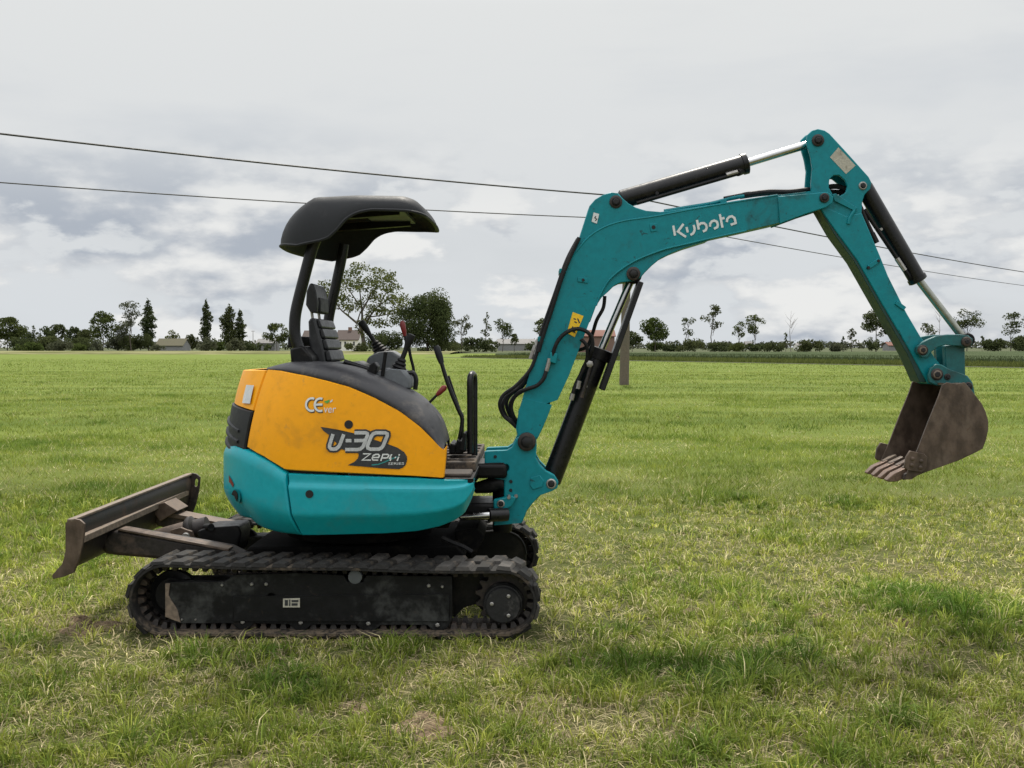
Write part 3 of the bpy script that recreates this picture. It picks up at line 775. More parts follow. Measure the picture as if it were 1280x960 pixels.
def zy(pts): return [(370 + a / 8.347, 485 + b / 8.347) for a, b in pts]
def yel_map(px, py, lift):
    s, z = body_hit(px, py, lambda z: y_off(z, 9)); return body_pt(s, z, y_off(z, s) + .003 + lift)
sw = zy([(255, 405), (330, 416), (430, 432), (510, 450), (600, 470), (940, 578), (1010, 603), (1060, 622), (1130, 668), (1158, 715), (1160, 750), (1145, 800), (1115, 830), (1075, 846), (880, 835), (700, 818), (540, 805), (610, 770), (645, 735), (656, 705), (650, 670), (480, 640), (350, 490), (290, 450)])
mk('swoosh_decal', poly_mesh(sw, yel_map, 0), M['dark_decal'], YEL)
u30 = [zy([(388, 480), (352, 595), (352, 618), (366, 634), (395, 637), (420, 634), (446, 612), (460, 590), (500, 482)]), zy([(520, 548), (580, 548)]),
       zy([(612, 466), (725, 466), (744, 474), (748, 492), (730, 535), (712, 547), (610, 548)]), zy([(712, 548), (724, 560), (700, 612), (672, 636), (640, 641), (515, 641)]),
       zy([(838, 466), (930, 466), (952, 476), (954, 496), (912, 600), (894, 624), (866, 637), (780, 637), (752, 626), (746, 606), (786, 506), (806, 478), (838, 466)])]
mk('number_outline', stroke_mesh(u30, 8.6, yel_map, .0008, .00012), M['dark_decal'], YEL)
mk('number_decal', stroke_mesh(u30, 4.3, yel_map, .0020, .0002), M['silver_decal'], YEL)
zeph = [zy([(700, 686), (778, 686), (692, 751), (782, 751)]), zy([(806, 724), (862, 724), (872, 705), (862, 692), (830, 692), (806, 706), (796, 735), (806, 751), (858, 751)]),
        zy([(886, 760), (908, 692), (958, 692), (970, 702), (958, 724), (940, 729), (904, 729)]), zy([(1000, 690), (978, 732), (990, 730), (984, 760)]), zy([(1046, 722), (1030, 726)]),
        zy([(1082, 690), (1074, 704)]), zy([(1074, 716), (1056, 760)])]
mk('series_decal', stroke_mesh(zeph, 1.7, yel_map, .0010, .0002), M['white_decal'], YEL)
mk('series_swoosh', stroke_mesh([zy([(790, 802), (860, 796), (930, 770), (1000, 738), (1060, 716)])], 1.5, yel_map, .0007), M['teal_decal'], YEL)
mk('series_word', text_mesh('SERIES', *zy([(962, 800)])[0], 3.0, 19.5, yel_map, .0010, .2), M['white_decal'], YEL)
def arcp(cx, cy, rx, ry, a0, a1, n=12): return [(cx + rx * math.cos(R(a0 + (a1 - a0) * k / n)), cy - ry * math.sin(R(a0 + (a1 - a0) * k / n))) for k in range(n + 1)]
ce = [zy(arcp(160, 173, 62, 66, 65, 295)), zy(arcp(250, 175, 58, 66, 65, 295)), zy([(196, 174), (275, 172)])]
mk('badge_shadow', stroke_mesh([[(a + .5, b + .6) for a, b in l_] for l_ in ce], 3.6, yel_map, 0, .0001), M['dark_decal'], YEL)
mk('badge_letters', stroke_mesh(ce, 2.6, yel_map, .0008, .0002), M['white_decal'], YEL)
mk('badge_word', text_mesh('ver', *zy([(286, 258)])[0], 6.4, 15.5, yel_map, .0012, .1), M['white_decal'], YEL)
mk('badge_leaf', poly_mesh(zy([(290, 140), (320, 132), (350, 120), (352, 138), (330, 158), (308, 156)]), yel_map, .001), M['green_decal'], YEL)
mk('badge_bird', poly_mesh(zy([(352, 142), (370, 124), (388, 120), (376, 142), (358, 154)]), yel_map, .001), M['white_decal'], YEL)

# ---- foot well deck, guards, levers
zD = Z0Y + .005
mb = MB(); mb.box((-.62, .075, zD - .045), (-.285, 1.47, zD - .02)); DK = mk('floor_deck', mb, M['black'], EX, bevel=.004)
random.seed(8)
mb = MB(); mb.box((-.46, .10, zD - .02), (-.30, .30, zD)); mk('floor_mat', mb, M['mud'], DK, bevel=.008)
mb = MB(); mb.box((-.60, .36, zD - .02), (-.29, 1.40, zD + .03)); mk('floor_mat', mb, M['mud'], DK, bevel=.008)
for k in range(6):
    mb = MB(); y_ = .42 + .16 * k; mb.box((-.58, y_, zD + .03), (-.30, y_ + .03, zD + .038)); mk('tread_rib', mb, M['mud'], DK, bevel=.003)
# guard bar: a tall hoop
g0, g1 = P(588, 566, .62), P(594, 562, .78)
top = P(590, 468, .66).z
hoop = spline([(g0.x, .60, g0.z), (g0.x, .60, top - .16), (g0.x + .0, .60, top - .03), (g0.x + .006, .63, top), (g0.x + .012, .68, top), (g0.x + .018, .71, top - .03), (g0.x + .018, .71, top - .16), (g0.x + .018, .71, g0.z - .04)], 5)
mb = MB(); mb.tube(hoop, .017, 10); mk('guard_hoop', mb, M['black_gloss'], EX)
# travel lever
lv = [P(a, b, .60) for a, b in ((545.5, 434), (549, 444), (560, 480), (573, 512), (577.5, 522), (577, 534), (573, 556), (572, 566))]
mb = MB(); mb.tube(spline(lv, 5), .011, 10); TL = mk('travel_lever', mb, M['black_gloss'], EX)
mb = MB(); mb.tube([P(545, 432, .60), P(546, 435, .60), P(549.5, 446, .60), P(552, 454, .60)], [.012, .019, .019, .014], 12); mk('grip', mb, M['plastic'], TL)
mb = MB(); lv2 = [P(a, b, .72) for a, b in ((560, 470), (574, 512), (578, 522), (577, 560))]; mb.tube(spline(lv2, 4), .009, 8); mk('travel_lever', mb, M['black'], EX)
mb = MB()
for a, b, c_, d_ in ((562, 552, 570, 566), (570, 548, 580, 566), (579, 545, 583, 564)): mb.prism(px_outline([(a, d_), (c_, d_), (c_, b + 3), (a + 2, b)], .58), .52, .74)
mk('pedal_linkage', mb, M['black'], EX, bevel=.006)
mb = MB(); mb.prism(px_outline([(575, 562), (580, 540), (583, 541), (581, 563)], .5), .46, .6); mk('foot_pedal', mb, M['black'], EX, bevel=.003)
mb = MB(); mb.tube([P(537, 503, .40), P(547, 493, .40)], .007, 8); RL = mk('blade_lever', mb, M['black'], EX)
mb = MB(); mb.tube([P(546, 494, .40), P(549, 491, .40), P(555, 485, .40), P(557.5, 482.5, .40)], [.009, .013, .016, .008], 10); mk('grip', mb, M['red'], RL)

# seat
def rounded(name, pts, Y, y0, y1, mat, bevel, parent=EX, seg=4):
    mb = MB(); mb.prism(px_outline(pts, Y), y0, y1); return mk(name, mb, mat, parent, bevel=bevel, seg=seg, sharp=60)
ST = bpy.data.objects.new('operator_seat', None); COL.objects.link(ST); ST.parent = EX
ST.location = Vector((-1.0, YC, 1.3)) - ROOT_LOC[EX.name]; ROOT_LOC[ST.name] = Vector((-1.0, YC, 1.3))
rounded('backrest_shell', [(385, 402), (388, 397), (394, 398), (403, 430), (410, 470), (390, 470), (387, 440)], .55, .55, 1.0, M['vinyl'], .02, ST)
cush = [[(394, 398), (398, 399), (402, 409), (398, 411)], [(398, 412), (402, 410), (406, 422), (401, 424)], [(401, 425), (406, 423), (410, 436), (405, 438)], [(405, 439), (410, 437), (414, 451), (407, 453)], [(407, 454), (414, 452), (417, 468), (410, 470)]]
for c_ in cush: rounded('back_cushion', c_, .55, .57, .98, M['vinyl'], .010, ST)
rounded('headrest', [(382, 381), (383, 364), (387, 354), (391, 354), (395, 364), (397, 378), (396, 391), (388, 391)], .62, .62, .93, M['vinyl'], .02, ST)
rounded('headrest_pad', [(395, 372), (398, 371), (399, 378), (399, 390), (395, 391)], .62, .66, .89, M['plastic'], .01, ST)
for y_ in (.68, .87):
    a, b = P(388, 388, .65), P(390, 402, .65); mb = MB(); mb.tube([(a.x, y_, a.z), (b.x, y_, b.z)], .008, 8); mk('headrest_post', mb, M['steel'], ST)
rounded('seat_cushion', [(400, 456), (440, 452), (452, 458), (450, 474), (400, 474)], .58, .56, 1.0, M['vinyl'], .02, ST)
mb = MB(); mb.tube([P(430, 452, .52), P(462, 462, .52)], .014, 10); mk('armrest_bar', mb, M['black_gloss'], ST)

# control consoles and joysticks (one on each side of the seat)
def console(Y, pts, boot_px, knob_px, dx):
    rt = rounded('control_console', pts, Y, Y - .07, Y + .09, M['console'], .016)
    (bx0, by0), (bx1, by1) = boot_px
    b0, b1 = P(bx0, by0, Y), P(bx1, by1, Y); d = b1 - b0; prof = []
    L = d.length; nb = 6
    for k in range(nb):
        r = .062 - .038 * k / (nb - 1); prof += [(L * k / nb, r * .82), (L * (k + .45) / nb, r), (L * (k + .9) / nb, r * .84)]
    prof.append((L, .018)); mb = MB(); mb.turned(b0, d, prof, 16); mk('rubber_boot', mb, M['hose'], rt)
    k1 = P(*knob_px, Y); mb = MB(); dd = (k1 - b1)
    mb.tube([b1 - dd * .1, b1 + dd * .35, b1 + dd * .6, b1 + dd * .86, b1 + dd * .97, k1], [.013, .013, .019, .023, .021, .008], 12); mk('joystick', mb, M['hose'], rt)
    return rt
console(1.08, [(456, 462), (462, 446), (474, 440), (492, 438), (504, 446), (506, 462)], ((480, 447), (468, 427)), (450.5, 401), 0)
c2 = console(.46, [(466, 478), (472, 466), (484, 460), (508, 462), (516, 472), (516, 486)], ((494, 474), (503, 448)), (515, 417.5), 0)
mb = MB(); mb.tube(spline([P(a, b, .50) for a, b in ((511, 432), (513, 445), (517, 462), (515, 470), (509, 470))], 5), .008, 8); mk('control_rod', mb, M['black'], EX)
mb = MB(); mb.tube([P(509, 436, .62), P(505, 415, .62)], .007, 8); RK = mk('lock_lever', mb, M['black'], EX)
mb = MB(); mb.tube([P(506, 420, .62), P(505, 414, .62), P(503, 405, .62), P(502.5, 401, .62)], [.009, .013, .016, .008], 10); mk('grip', mb, M['red'], RK)
mb = MB(); mb.tube([P(478, 470, .38), P(482, 440, .38)], .010, 8); mk('lever_post', mb, M['black'], EX)
mb = MB(); mb.tube(spline([P(a, b, .44) for a, b in ((507, 467), (516, 466), (520, 474), (519, 487))], 5), .012, 8); mk('console_tube', mb, M['black_gloss'], EX)
mb = MB(); mb.prism(px_outline([(458, 470), (464, 456), (470, 452), (474, 458), (470, 472)], .42), .36, .46); mk('seat_catch', mb, M['black'], EX, bevel=.006)

# canopy posts and canopy
for Y, pts, r in ((.42, ((399, 292), (391, 308), (380, 348), (371, 384), (368.5, 402), (369, 420), (374, 436), (384, 452)), .030), (1.08, ((430, 305), (427, 323), (420, 356), (412, 392), (410, 410), (410, 430), (412, 455)), .030)):
    mb = MB(); mb.tube(spline([P(a, b, Y) for a, b in pts], 6), r, 16); mk('canopy_post', mb, M['black_gloss'], EX)
mb = MB(); mb.prism(px_outline([(364, 436), (380, 432), (392, 446), (392, 458), (366, 458)], .42), .38, .62); mk('post_foot', mb, M['black'], EX, bevel=.012)
mb = MB(); a = P(369, 408, .42); mb.beam((a.x - .02, .42, a.z - .08), (a.x - .02, 1.08, a.z - .08), .04, .06); mk('post_crossbar', mb, M['black'], EX, bevel=.006)
CX0, CX1, CY0, CY1 = -1.318, -.548, .29, 1.26
rim_near = [(P(a, b, CY0).x, P(a, b, CY0).z) for a, b in ((352, 304), (370, 306.5), (400, 300.5), (410, 297), (420, 288), (432, 274), (440, 268.5), (450, 264.5), (465, 262), (510, 263), (522, 264.5), (534, 267.5), (546, 272))]
top_n = [(-1.32, 2.15), (-1.10, 2.193), (-.90, 2.20), (-.66, 2.195), (-.60, 2.185), (-.495, 2.15)]
per = []
def corner(cx, cy, r, a0, a1, n=8):
    for k in range(n + 1):
        a = R(a0 + (a1 - a0) * k / n); per.append((cx + r * math.cos(a), cy + r * math.sin(a), math.cos(a), math.sin(a)))
rr_, rf_ = .20, .14
corner(CX0 + rr_, CY0 + rr_, rr_, 180, 270)
for k in range(1, 20): per.append((CX0 + rr_ + (CX1 - rf_ - CX0 - rr_) * k / 20, CY0, 0, -1))
corner(CX1 - rf_, CY0 + rf_, rf_, 270, 360)
for k in range(1, 8): per.append((CX1 + .015 * math.sin(math.pi * k / 8), CY0 + rf_ + (CY1 - CY0 - 2 * rf_) * k / 8, 1, 0))
corner(CX1 - rf_, CY1 - rf_, rf_, 0, 90)
for k in range(1, 20): per.append((CX1 - rf_ - (CX1 - rf_ - CX0 - rr_) * k / 20, CY1, 0, 1))
corner(CX0 + rr_, CY1 - rr_, rr_, 90, 180)
for k in range(1, 8): per.append((CX0 - .02 * math.sin(math.pi * k / 8), CY1 - rr_ - (CY1 - CY0 - 2 * rr_) * k / 8, -1, 0))
def can_pt(x, y, nx, ny, ph, inn):
    zr = lin(rim_near, x); ax = .24 if nx < 0 else .10; ay = .10
    q = (1 - max(0, math.cos(ph)) ** .85); X_, Y_ = x - nx * ax * q - nx * inn, y - ny * ay * q - ny * inn
    zt = lin(top_n, X_) - inn
    return Vector((X_, Y_, zr + (zt - zr) * math.sin(ph)))
def can_rows(inn):
    return [[can_pt(*q, math.pi / 2 * k / 9, inn) for q in per] for k in range(10)]
ro = can_rows(0); ri = can_rows(.014); npz = len(per)
mb = MB(); mb.grid(ri[::-1] + ro, close=True)
ct = sum((Vector(v) for v in ro[-1]), Vector()) / npz; ci = ct - Vector((0, 0, .014))
inset = [[v.lerp(Vector((v.x, YC, v.z)), .5) + Vector((0, 0, .004)) for v in ro[-1]], [v.lerp(Vector((v.x, YC, v.z)), .98) + Vector((0, 0, .006)) for v in ro[-1]]]
o = len(mb.v); base = 19 * npz
mb.v += [tuple(v) for r_ in inset for v in r_] + [tuple(v.lerp(Vector((v.x, YC, v.z)), .98)) for v in ri[-1]]
for k in range(npz):
    k2 = (k + 1) % npz
    mb.f += [(base + k, base + k2, o + k2, o + k), (o + k, o + k2, o + npz + k2, o + npz + k), (k2, k, o + 2 * npz + k, o + 2 * npz + k2)]
CN = mk('canopy', mb, M['plastic'], EX, sharp=45, fixn=True)
mb = MB(); mb.tube(ro[0] + [ro[0][0]], .008, 6, caps=False); mk('canopy_rim', mb, M['plastic'], CN)
for y_ in (.52, 1.03):
    mb = MB(); mb.beam((-1.20, y_, 2.10), (-.70, y_, 2.135), .05, .04); mk('canopy_rail', mb, M['black'], CN, bevel=.004)
mb = MB(); mb.box((-.92, .42, 2.140), (-.68, 1.13, 2.160)); mk('roof_lining', mb, M['console'], CN, bevel=.004)

# ---- swing bracket
YB = .675                                # near face of the boom
def pin(name, px, py, rpx, y0, y1, parent, mat='rust_dark', ring=True, Y=None, cap='frame'):
    Y = y0 if Y is None else Y
    c = P(px, py, Y); r = rpx * (Y + DCAM) / FPX; mb = MB()
    mb.turned((c.x, y0, c.z), (0, 1, 0), [(0, r * .80), (.005, r), (y1 - y0 - .005, r), (y1 - y0, r * .80)], 22)
    o = mk(name, mb, M[mat], parent)
    if ring:
        mb = MB(); mb.turned((c.x, y0 - .006, c.z), (0, 1, 0), [(0, r * .40), (.003, r * .52), (.012, r * .52)], 6); mk('pin_bolt', mb, M['hole'], o)
        mb = MB(); mb.turned((c.x, y0 - .002, c.z), (0, 1, 0), [(0, r * .60), (.002, r * .68), (.006, r * .68)], 20); mk('pin_head', mb, M[cap], o)
    return o

SB = bpy.data.objects.new('swing_bracket', None); COL.objects.link(SB); SB.parent = EX
sbc = P(640, 655, YC); SB.location = sbc - ROOT_LOC[EX.name]; ROOT_LOC[SB.name] = sbc
sbo = [(605.5, 566), (607, 564), (633.5, 563), (640, 559), (645, 549), (652, 543), (660, 542), (668, 547), (671, 556), (670, 572), (675, 581), (683, 589), (693, 594), (698, 602), (697, 610), (690, 614),
       (676, 619), (667, 628), (659, 638), (655, 648), (652.5, 654), (617, 657), (617, 640), (627, 633), (630, 622), (630, 600), (606, 596)]
hole1 = [(633 + 3.2 * math.cos(k * math.pi / 6), 585 + 4.5 * math.sin(k * math.pi / 6)) for k in range(12)]
yb0, yb1 = .645, .905
for y0, y1 in ((yb0, yb0 + .05), (yb1 - .05, yb1)):
    mb = MB(); mb.prism(px_outline(sbo, yb0), y0, y1, [px_outline(hole1, yb0)]); mk('bracket_plate', mb, M['teal_worn'], SB, bevel=.006)
mb = MB(); mb.prism(px_outline([(608, 567), (634, 566), (645, 562), (650, 600), (652, 640), (648, 654), (620, 655), (634, 630), (634, 600), (608, 594)], YB), yb0 + .05, yb1 - .05); mk('bracket_core', mb, M['teal_worn'], SB)
mb = MB(); mb.prism(px_outline([(663, 597), (675, 594), (680, 601), (678, 608), (666, 612), (662, 606)], yb0), yb0 - .006, yb0); mk('cast_boss', mb, M['teal_worn'], SB, bevel=.004)
mb = MB(); mb.prism(px_outline([(591, 579), (630, 578), (634, 585), (630, 592), (592, 593)], yb0), yb0 - .02, yb0 + .012); mk('swing_knuckle', mb, M['black'], EX, bevel=.006)
mb = MB(); c = P(628, 585, YC); mb.turned((c.x, YC, P(628, 664, YC).z), (0, 0, 1), [(0, .05), (.02, .055), (.42, .055), (.43, .05)], 20); mk('swing_pin', mb, M['black'], EX)
for za, zb in ((576, 594), (624, 645)):
    mb = MB(); a = P(600, za, YC); b = P(600, zb, YC); mb.box((-.40, YC - .16, b.z), (c.x + .03, YC + .16, a.z)); mk('swing_post', mb, M['black'], EX, bevel=.02, seg=3)
mb = MB(); mb.tube([P(594, 610, .72), P(612, 607, .70), P(628, 603, .68), P(633, 611, .68)], [.03, .042, .04, .02], 12); mk('hose_sleeve', mb, M['hose'], EX)
mb = MB(); mb.prism(px_outline([(617, 624), (640, 619), (645, 622), (640, 632), (624, 640), (617, 636)], .63), .60, .648); mk('cylinder_lug', mb, M['teal_worn'], SB, bevel=.006)
pin('lug_pin', 626, 630, 5, .592, .66, SB, 'steel')
pin('lug_bolt', 636, 622, 2.5, .595, .66, SB, 'steel', False)
pin('lug_bolt', 645, 620.5, 2.5, .630, .66, SB, 'steel', False)
for a, b in ((638.5, 602), (638.5, 613), (619, 571)): pin('bracket_bolt', a, b, 2.3, yb0 - .004, yb0 + .01, SB, 'hole', False)
mb = MB(); mb.tube([P(576, 646, .56), P(612, 644, .56)], .021, 14); mk('swing_rod', mb, M['chrome'], EX)
mb = MB(); mb.tube([P(611, 644, .56), P(634, 643, .60)], .036, 16); mk('swing_cylinder', mb, M['black_gloss'], EX)
pin('bracket_pin', 689, 605, 6.5, yb0 - .006, yb1 + .006, SB, 'steel', True, cap='hole')

# ---- boom
BM = bpy.data.objects.new('boom', None); COL.objects.link(BM); BM.parent = EX
bmc = P(658, 553, YC); BM.location = bmc - ROOT_LOC[EX.name]; ROOT_LOC[BM.name] = bmc
gus = [(698, 357), (711, 328), (723, 301), (731, 276), (737, 257), (744, 249), (754, 243), (764, 240), (773, 241), (779, 248), (786, 254), (795, 259), (808, 263), (826, 264.5), (887, 256), (960, 245),
       (960, 270), (900, 290), (887, 300), (858, 309), (840, 316), (826, 323), (815, 332), (806, 341), (801, 347), (793, 351), (776, 353), (768, 357), (761, 364), (752, 372), (745, 383), (738, 402), (715, 420), (690, 400)]
mb = MB(); mb.prism(px_outline(gus, YB), YB + .010, YC * 2 - YB - .010); mk('gusset_plate', mb, M['teal_worn'], BM, bevel=.004)
tubeo = [(645, 536), (648, 516), (653, 499), (662, 467), (679, 420), (692, 376), (704, 341), (712, 325), (723, 311), (733, 299), (745, 289.5), (762, 281), (782, 275.5), (800, 273), (826, 269), (887, 257.5), (972, 244), (1012, 239),
         (1034, 242), (1038, 248), (1036, 255), (1031, 258), (1008, 265.5), (972, 279), (933, 288), (887, 298), (860, 304.5), (832, 311), (807, 320), (790, 328), (776, 337), (764, 347), (757, 356), (750, 369), (745, 382), (737, 402), (729, 423), (711, 470), (697, 500), (688, 503), (684, 520), (679, 534), (672, 548), (660, 560), (648, 552)]
mb = MB(); mb.prism(px_outline(tubeo, YB), YB, YC * 2 - YB); BT = mk('boom_tube', mb, M['teal_worn'], BM, bevel=.006)
mb = MB(); mb.prism(px_outline([(972, 246), (1034, 240), (1041, 246), (1040, 254), (1032, 259.5), (1006, 268), (974, 280)], YB), YB - .012, YB); mk('fork_plate', mb, M['teal_worn'], BM, bevel=.004)
mb = MB(); mb.prism(px_outline([(972, 246), (1034, 240), (1041, 246), (1040, 254), (1032, 259.5), (1006, 268), (974, 280)], YB), 2 * YC - YB, 2 * YC - YB + .012); mk('fork_plate', mb, M['teal_worn'], BM, bevel=.004)
mb = MB(); mb.prism(px_outline([(648, 513), (655, 498), (690, 506), (684, 522), (673, 546), (660, 552), (647, 545)], YB), YB - .005, YB); mk('foot_plate', mb, M['teal_worn'], BM, bevel=.003)
pin('boom_foot_pin', 658.4, 552.5, 11.5, yb0 - .022, yb1 + .022, BM, 'rust_dark')
pin('boss', 770, 252, 8.0, YB + .000, 2 * YC - YB, BM, 'rust_dark')
pin('boss', 792, 342, 8.6, YB - .008, 2 * YC - YB + .008, BM, 'rust_dark')
pin('arm_pivot_pin', 1031, 247, 6.0, YB - .024, 2 * YC - YB + .024, BM, 'rust_dark')
pin('bolt', 817, 284, 2.8, YB - .006, YB + .01, BM, 'hole', False)
pin('bolt', 729, 350, 2.0, YB - .010, YB + .01, BM, 'hole', False)
mb = MB(); mb.prism(px_outline([(722, 346), (734, 348), (735, 354), (722, 352)], YB), YB - .006, YB); mk('hose_tab', mb, M['teal_worn'], BM, bevel=.002)
mb = MB(); mb.prism(px_outline([(812, 280), (821, 279), (821, 289), (813, 290)], YB), YB - .004, YB); mk('bolt_pad', mb, M['teal_worn'], BM, bevel=.002)
for crv in ([(698, 360), (704, 341), (712, 325), (723, 311), (733, 299), (745, 289.5), (762, 281), (782, 275.5), (800, 273), (826, 269), (887, 257.5), (972, 244)], [(745, 382), (750, 369), (757, 356), (764, 347), (776, 337), (790, 328), (807, 320), (832, 311), (860, 304.5), (887, 298), (933, 288)]):
    mb = MB(); mb.tube([P(a, b, YB + .001) for a, b in spline(crv, 3)], .0055, 6); mk('weld_bead', mb, M['teal_worn'], BM)
# print and stickers on the boom
def boom_map(px, py, lift): return P(px, py, YB - .002 - lift)
def zk(pts): return [(830 + a / 12.8, 255 + b / 12.8) for a, b in pts]
kub = [zk([(148, 345), (177, 505)]), zk([(312, 318), (222, 440), (352, 528)]), zk([(360, 368), (380, 455)]), zk([(474, 335), (490, 395), (486, 432), (466, 470), (424, 495)]),
       zk([(528, 255), (556, 408)]), zk([(556, 338), (590, 308), (640, 306), (674, 334), (684, 378), (668, 418), (622, 440)]),
       zk([(736, 362), (738, 314), (766, 278), (806, 264), (846, 284), (862, 326), (852, 370), (800, 396)]), zk([(892, 162), (936, 378)]), zk([(906, 238), (968, 222)]),
       zk([(1006, 290), (1012, 240), (1044, 206), (1086, 196), (1126, 222), (1140, 268), (1150, 318)]), zk([(1152, 302), (1066, 332)])]
mk('maker_lettering', stroke_mesh(kub, 2.9, boom_map, .0006, .0002), M['white_decal'], BM)
mk('warning_sticker', poly_mesh([(716, 390), (729.5, 395), (718.5, 421.5), (708.5, 416)], boom_map, .0005), M['yellow_decal'], BM)
mk('warning_print', stroke_mesh([[(717, 398), (720, 399.5)], [(722, 398), (724.5, 404)], [(718, 402), (721, 403.5)], [(713, 413), (716, 409), (718.5, 415.5), (713, 413)]], 1.6, boom_map, .001), M['dark_decal'], BM)
gus_map = lambda px, py, lift: P(px, py, YB + .006 - lift)
mk('white_sticker', poly_mesh([(742, 265.5), (749, 267.5), (746, 279.5), (739.5, 277)], gus_map, .0), M['white_decal'], BM)
mk('sticker_print', stroke_mesh([[(745, 270), (743.5, 272), (746, 274), (744, 276)]], 1.2, gus_map, .001), M['dark_decal'], BM)

# ---- arm (dipper)
YA = .700
AM = bpy.data.objects.new('dipper_arm', None); COL.objects.link(AM); AM.parent = EX
amc = P(1031, 247, YC); AM.location = amc - ROOT_LOC[EX.name]; ROOT_LOC[AM.name] = amc
head = [(1013, 195), (1008, 178), (1009, 169), (1015, 163), (1023, 161), (1031, 163), (1037, 167), (1060, 192), (1086, 221), (1089.5, 228), (1088, 236), (1081, 243), (1078, 252), (1077, 268), (1080, 276), (1062, 300), (1036, 270), (1014, 250), (1014, 228), (1015.5, 210)]
hole = [(1037, 224), (1042, 219), (1049, 219), (1056, 225), (1059.5, 233), (1057, 241), (1050, 245), (1041, 243), (1036, 234)]
for y0, y1 in ((YA, YA + .022), (2 * YC - YA - .022, 2 * YC - YA)):
    mb = MB(); mb.prism(px_outline(head, YA), y0, y1, [px_outline(hole, YA)]); mk('head_plate', mb, M['teal_worn'], AM, bevel=.004)
mb = MB(); mb.prism(px_outline([(1088, 224), (1090, 230), (1088, 237), (1080, 242), (1076, 238), (1036, 170), (1040, 170)], YA), YA + .022, 2 * YC - YA - .022); mk('head_web', mb, M['teal_worn'], AM)
armo = [(1024, 258), (1040, 262), (1058, 270), (1077, 266), (1100, 320), (1110, 345), (1133, 391), (1150, 420), (1160, 433), (1168, 447), (1181, 462), (1183, 474), (1172, 481), (1160, 480), (1152, 466), (1138, 440), (1100, 376), (1071, 325), (1046, 291), (1027, 264)]
mb = MB(); mb.prism(px_outline(armo, YA), YA - .003, 2 * YC - YA + .003); mk('arm_tube', mb, M['teal_worn'], AM, bevel=.005)
mb = MB(); mb.prism(px_outline([(1024, 260), (1046, 287), (1071, 320), (1100, 370), (1138, 433), (1152, 458), (1158, 478), (1150, 478), (1136, 446), (1097, 378), (1068, 327), (1043, 293)], YA), YA + .004, 2 * YC - YA - .004); mk('belly_plate', mb, M['teal_under'], AM, bevel=.003)
mb = MB(); mb.prism(px_outline([(1040, 243), (1044, 242), (1071, 260), (1068, 264), (1042, 251)], YA), YA - .012, YA); mk('rib', mb, M['teal_worn'], AM, bevel=.003)
mb = MB(); q = [P(a, b, YA) for a, b in spline([(1068, 263), (1062, 272), (1060, 280)], 4)]; mb.tube([v + Vector((0, -.005, 0)) for v in q], .010, 8); mk('weld_rib', mb, M['teal_worn'], AM)
pin('rod_pin', 1023, 175, 7.5, YA - .012, 2 * YC - YA + .012, AM, 'rust_dark')
pin('cylinder_pin', 1079, 232, 5.2, YA - .008, 2 * YC - YA + .008, AM, 'steel', cap='hole')
for (a, b), (c_, d_) in (((1085.5, 334), (1099, 325)), ((1120, 378), (1131, 386))):
    mb = MB(); mb.beam(P(a, b, YA - .006), P(c_, d_, YA - .006), .012, .022, up=(0, 0, 1)); mk('clip', mb, M['teal_worn'], AM, bevel=.002)
for a, b in ((1086, 334.5), (1098.5, 326)): pin('bolt', a, b, 2.0, YA - .016, YA, AM, 'hole', False)
arm_map = lambda px, py, lift: P(px, py, YA - .0015 - lift)
mk('worn_label', poly_mesh([(1048, 184), (1069.5, 207), (1057.5, 217.5), (1037.5, 196.5)], arm_map, .0), M['label_decal'], AM)

# ---- hydraulic cylinders
def cylinder(name, b0, b1, r, rod_end, rr_, Y, parent=EX, rodmat='chrome', eye=True, gland=True):
    a, b, c_ = P(*b0, Y), P(*b1, Y), P(*rod_end, Y); d = (b - a); L = d.length
    mb = MB(); prof = [(0, r * .8), (.01, r), (L * .985, r), (L * .985, r * 1.12), (L + .015, r * 1.12), (L + .02, r * .9)] if gland else [(0, r * .8), (.01, r), (L - .008, r), (L, r * .9)]
    mb.turned(a, d, prof, 24); o = mk(name, mb, M['black_gloss'], parent)
    mb = MB(); mb.tube([b - d.normalized() * .02, c_], rr_, 18); mk('piston_rod', mb, M[rodmat], o)
    if eye:
        mb = MB(); mb.turned(c_ - Vector((0, .05, 0)), (0, 1, 0), [(0, r * .7), (.004, r * .8), (.096, r * .8), (.1, r * .7)], 20); mk('rod_eye', mb, M['black'], o)
    return o
# boom cylinder
cy = cylinder('boom_cylinder', (688, 603), (748, 445), .056, (791, 345), .021, YC)
mb = MB(); mb.turned(P(749, 443, YC), P(748, 445, YC) - P(688, 603, YC), [(-.03, .056), (-.028, .066), (.03, .066), (.035, .05)], 24); mk('gland', mb, M['black'], cy)
mb = MB(); d = (P(801, 351, YC) - P(748, 489, YC)).normalized(); s = d.cross(Vector((0, 1, 0)))
mb.beam(P(752, 487, .70), P(800, 353, .70), .13, .030, up=s); mk('rod_guard', mb, M['black_gloss'], cy, bevel=.004)
mb = MB(); mb.tube([P(740, 452, .69), P(727, 497, .69)], .010, 8); mk('cylinder_pipe', mb, M['rust_dark'], cy)
mb = MB(); mb.turned(P(737, 455, .70), (0, -1, 0), [(0, .02), (.02, .02), (.024, .012)], 6); mk('port', mb, M['steel'], cy)
pin('port_bolt', 733, 483, 1.6, .70, .74, cy, 'steel', False)
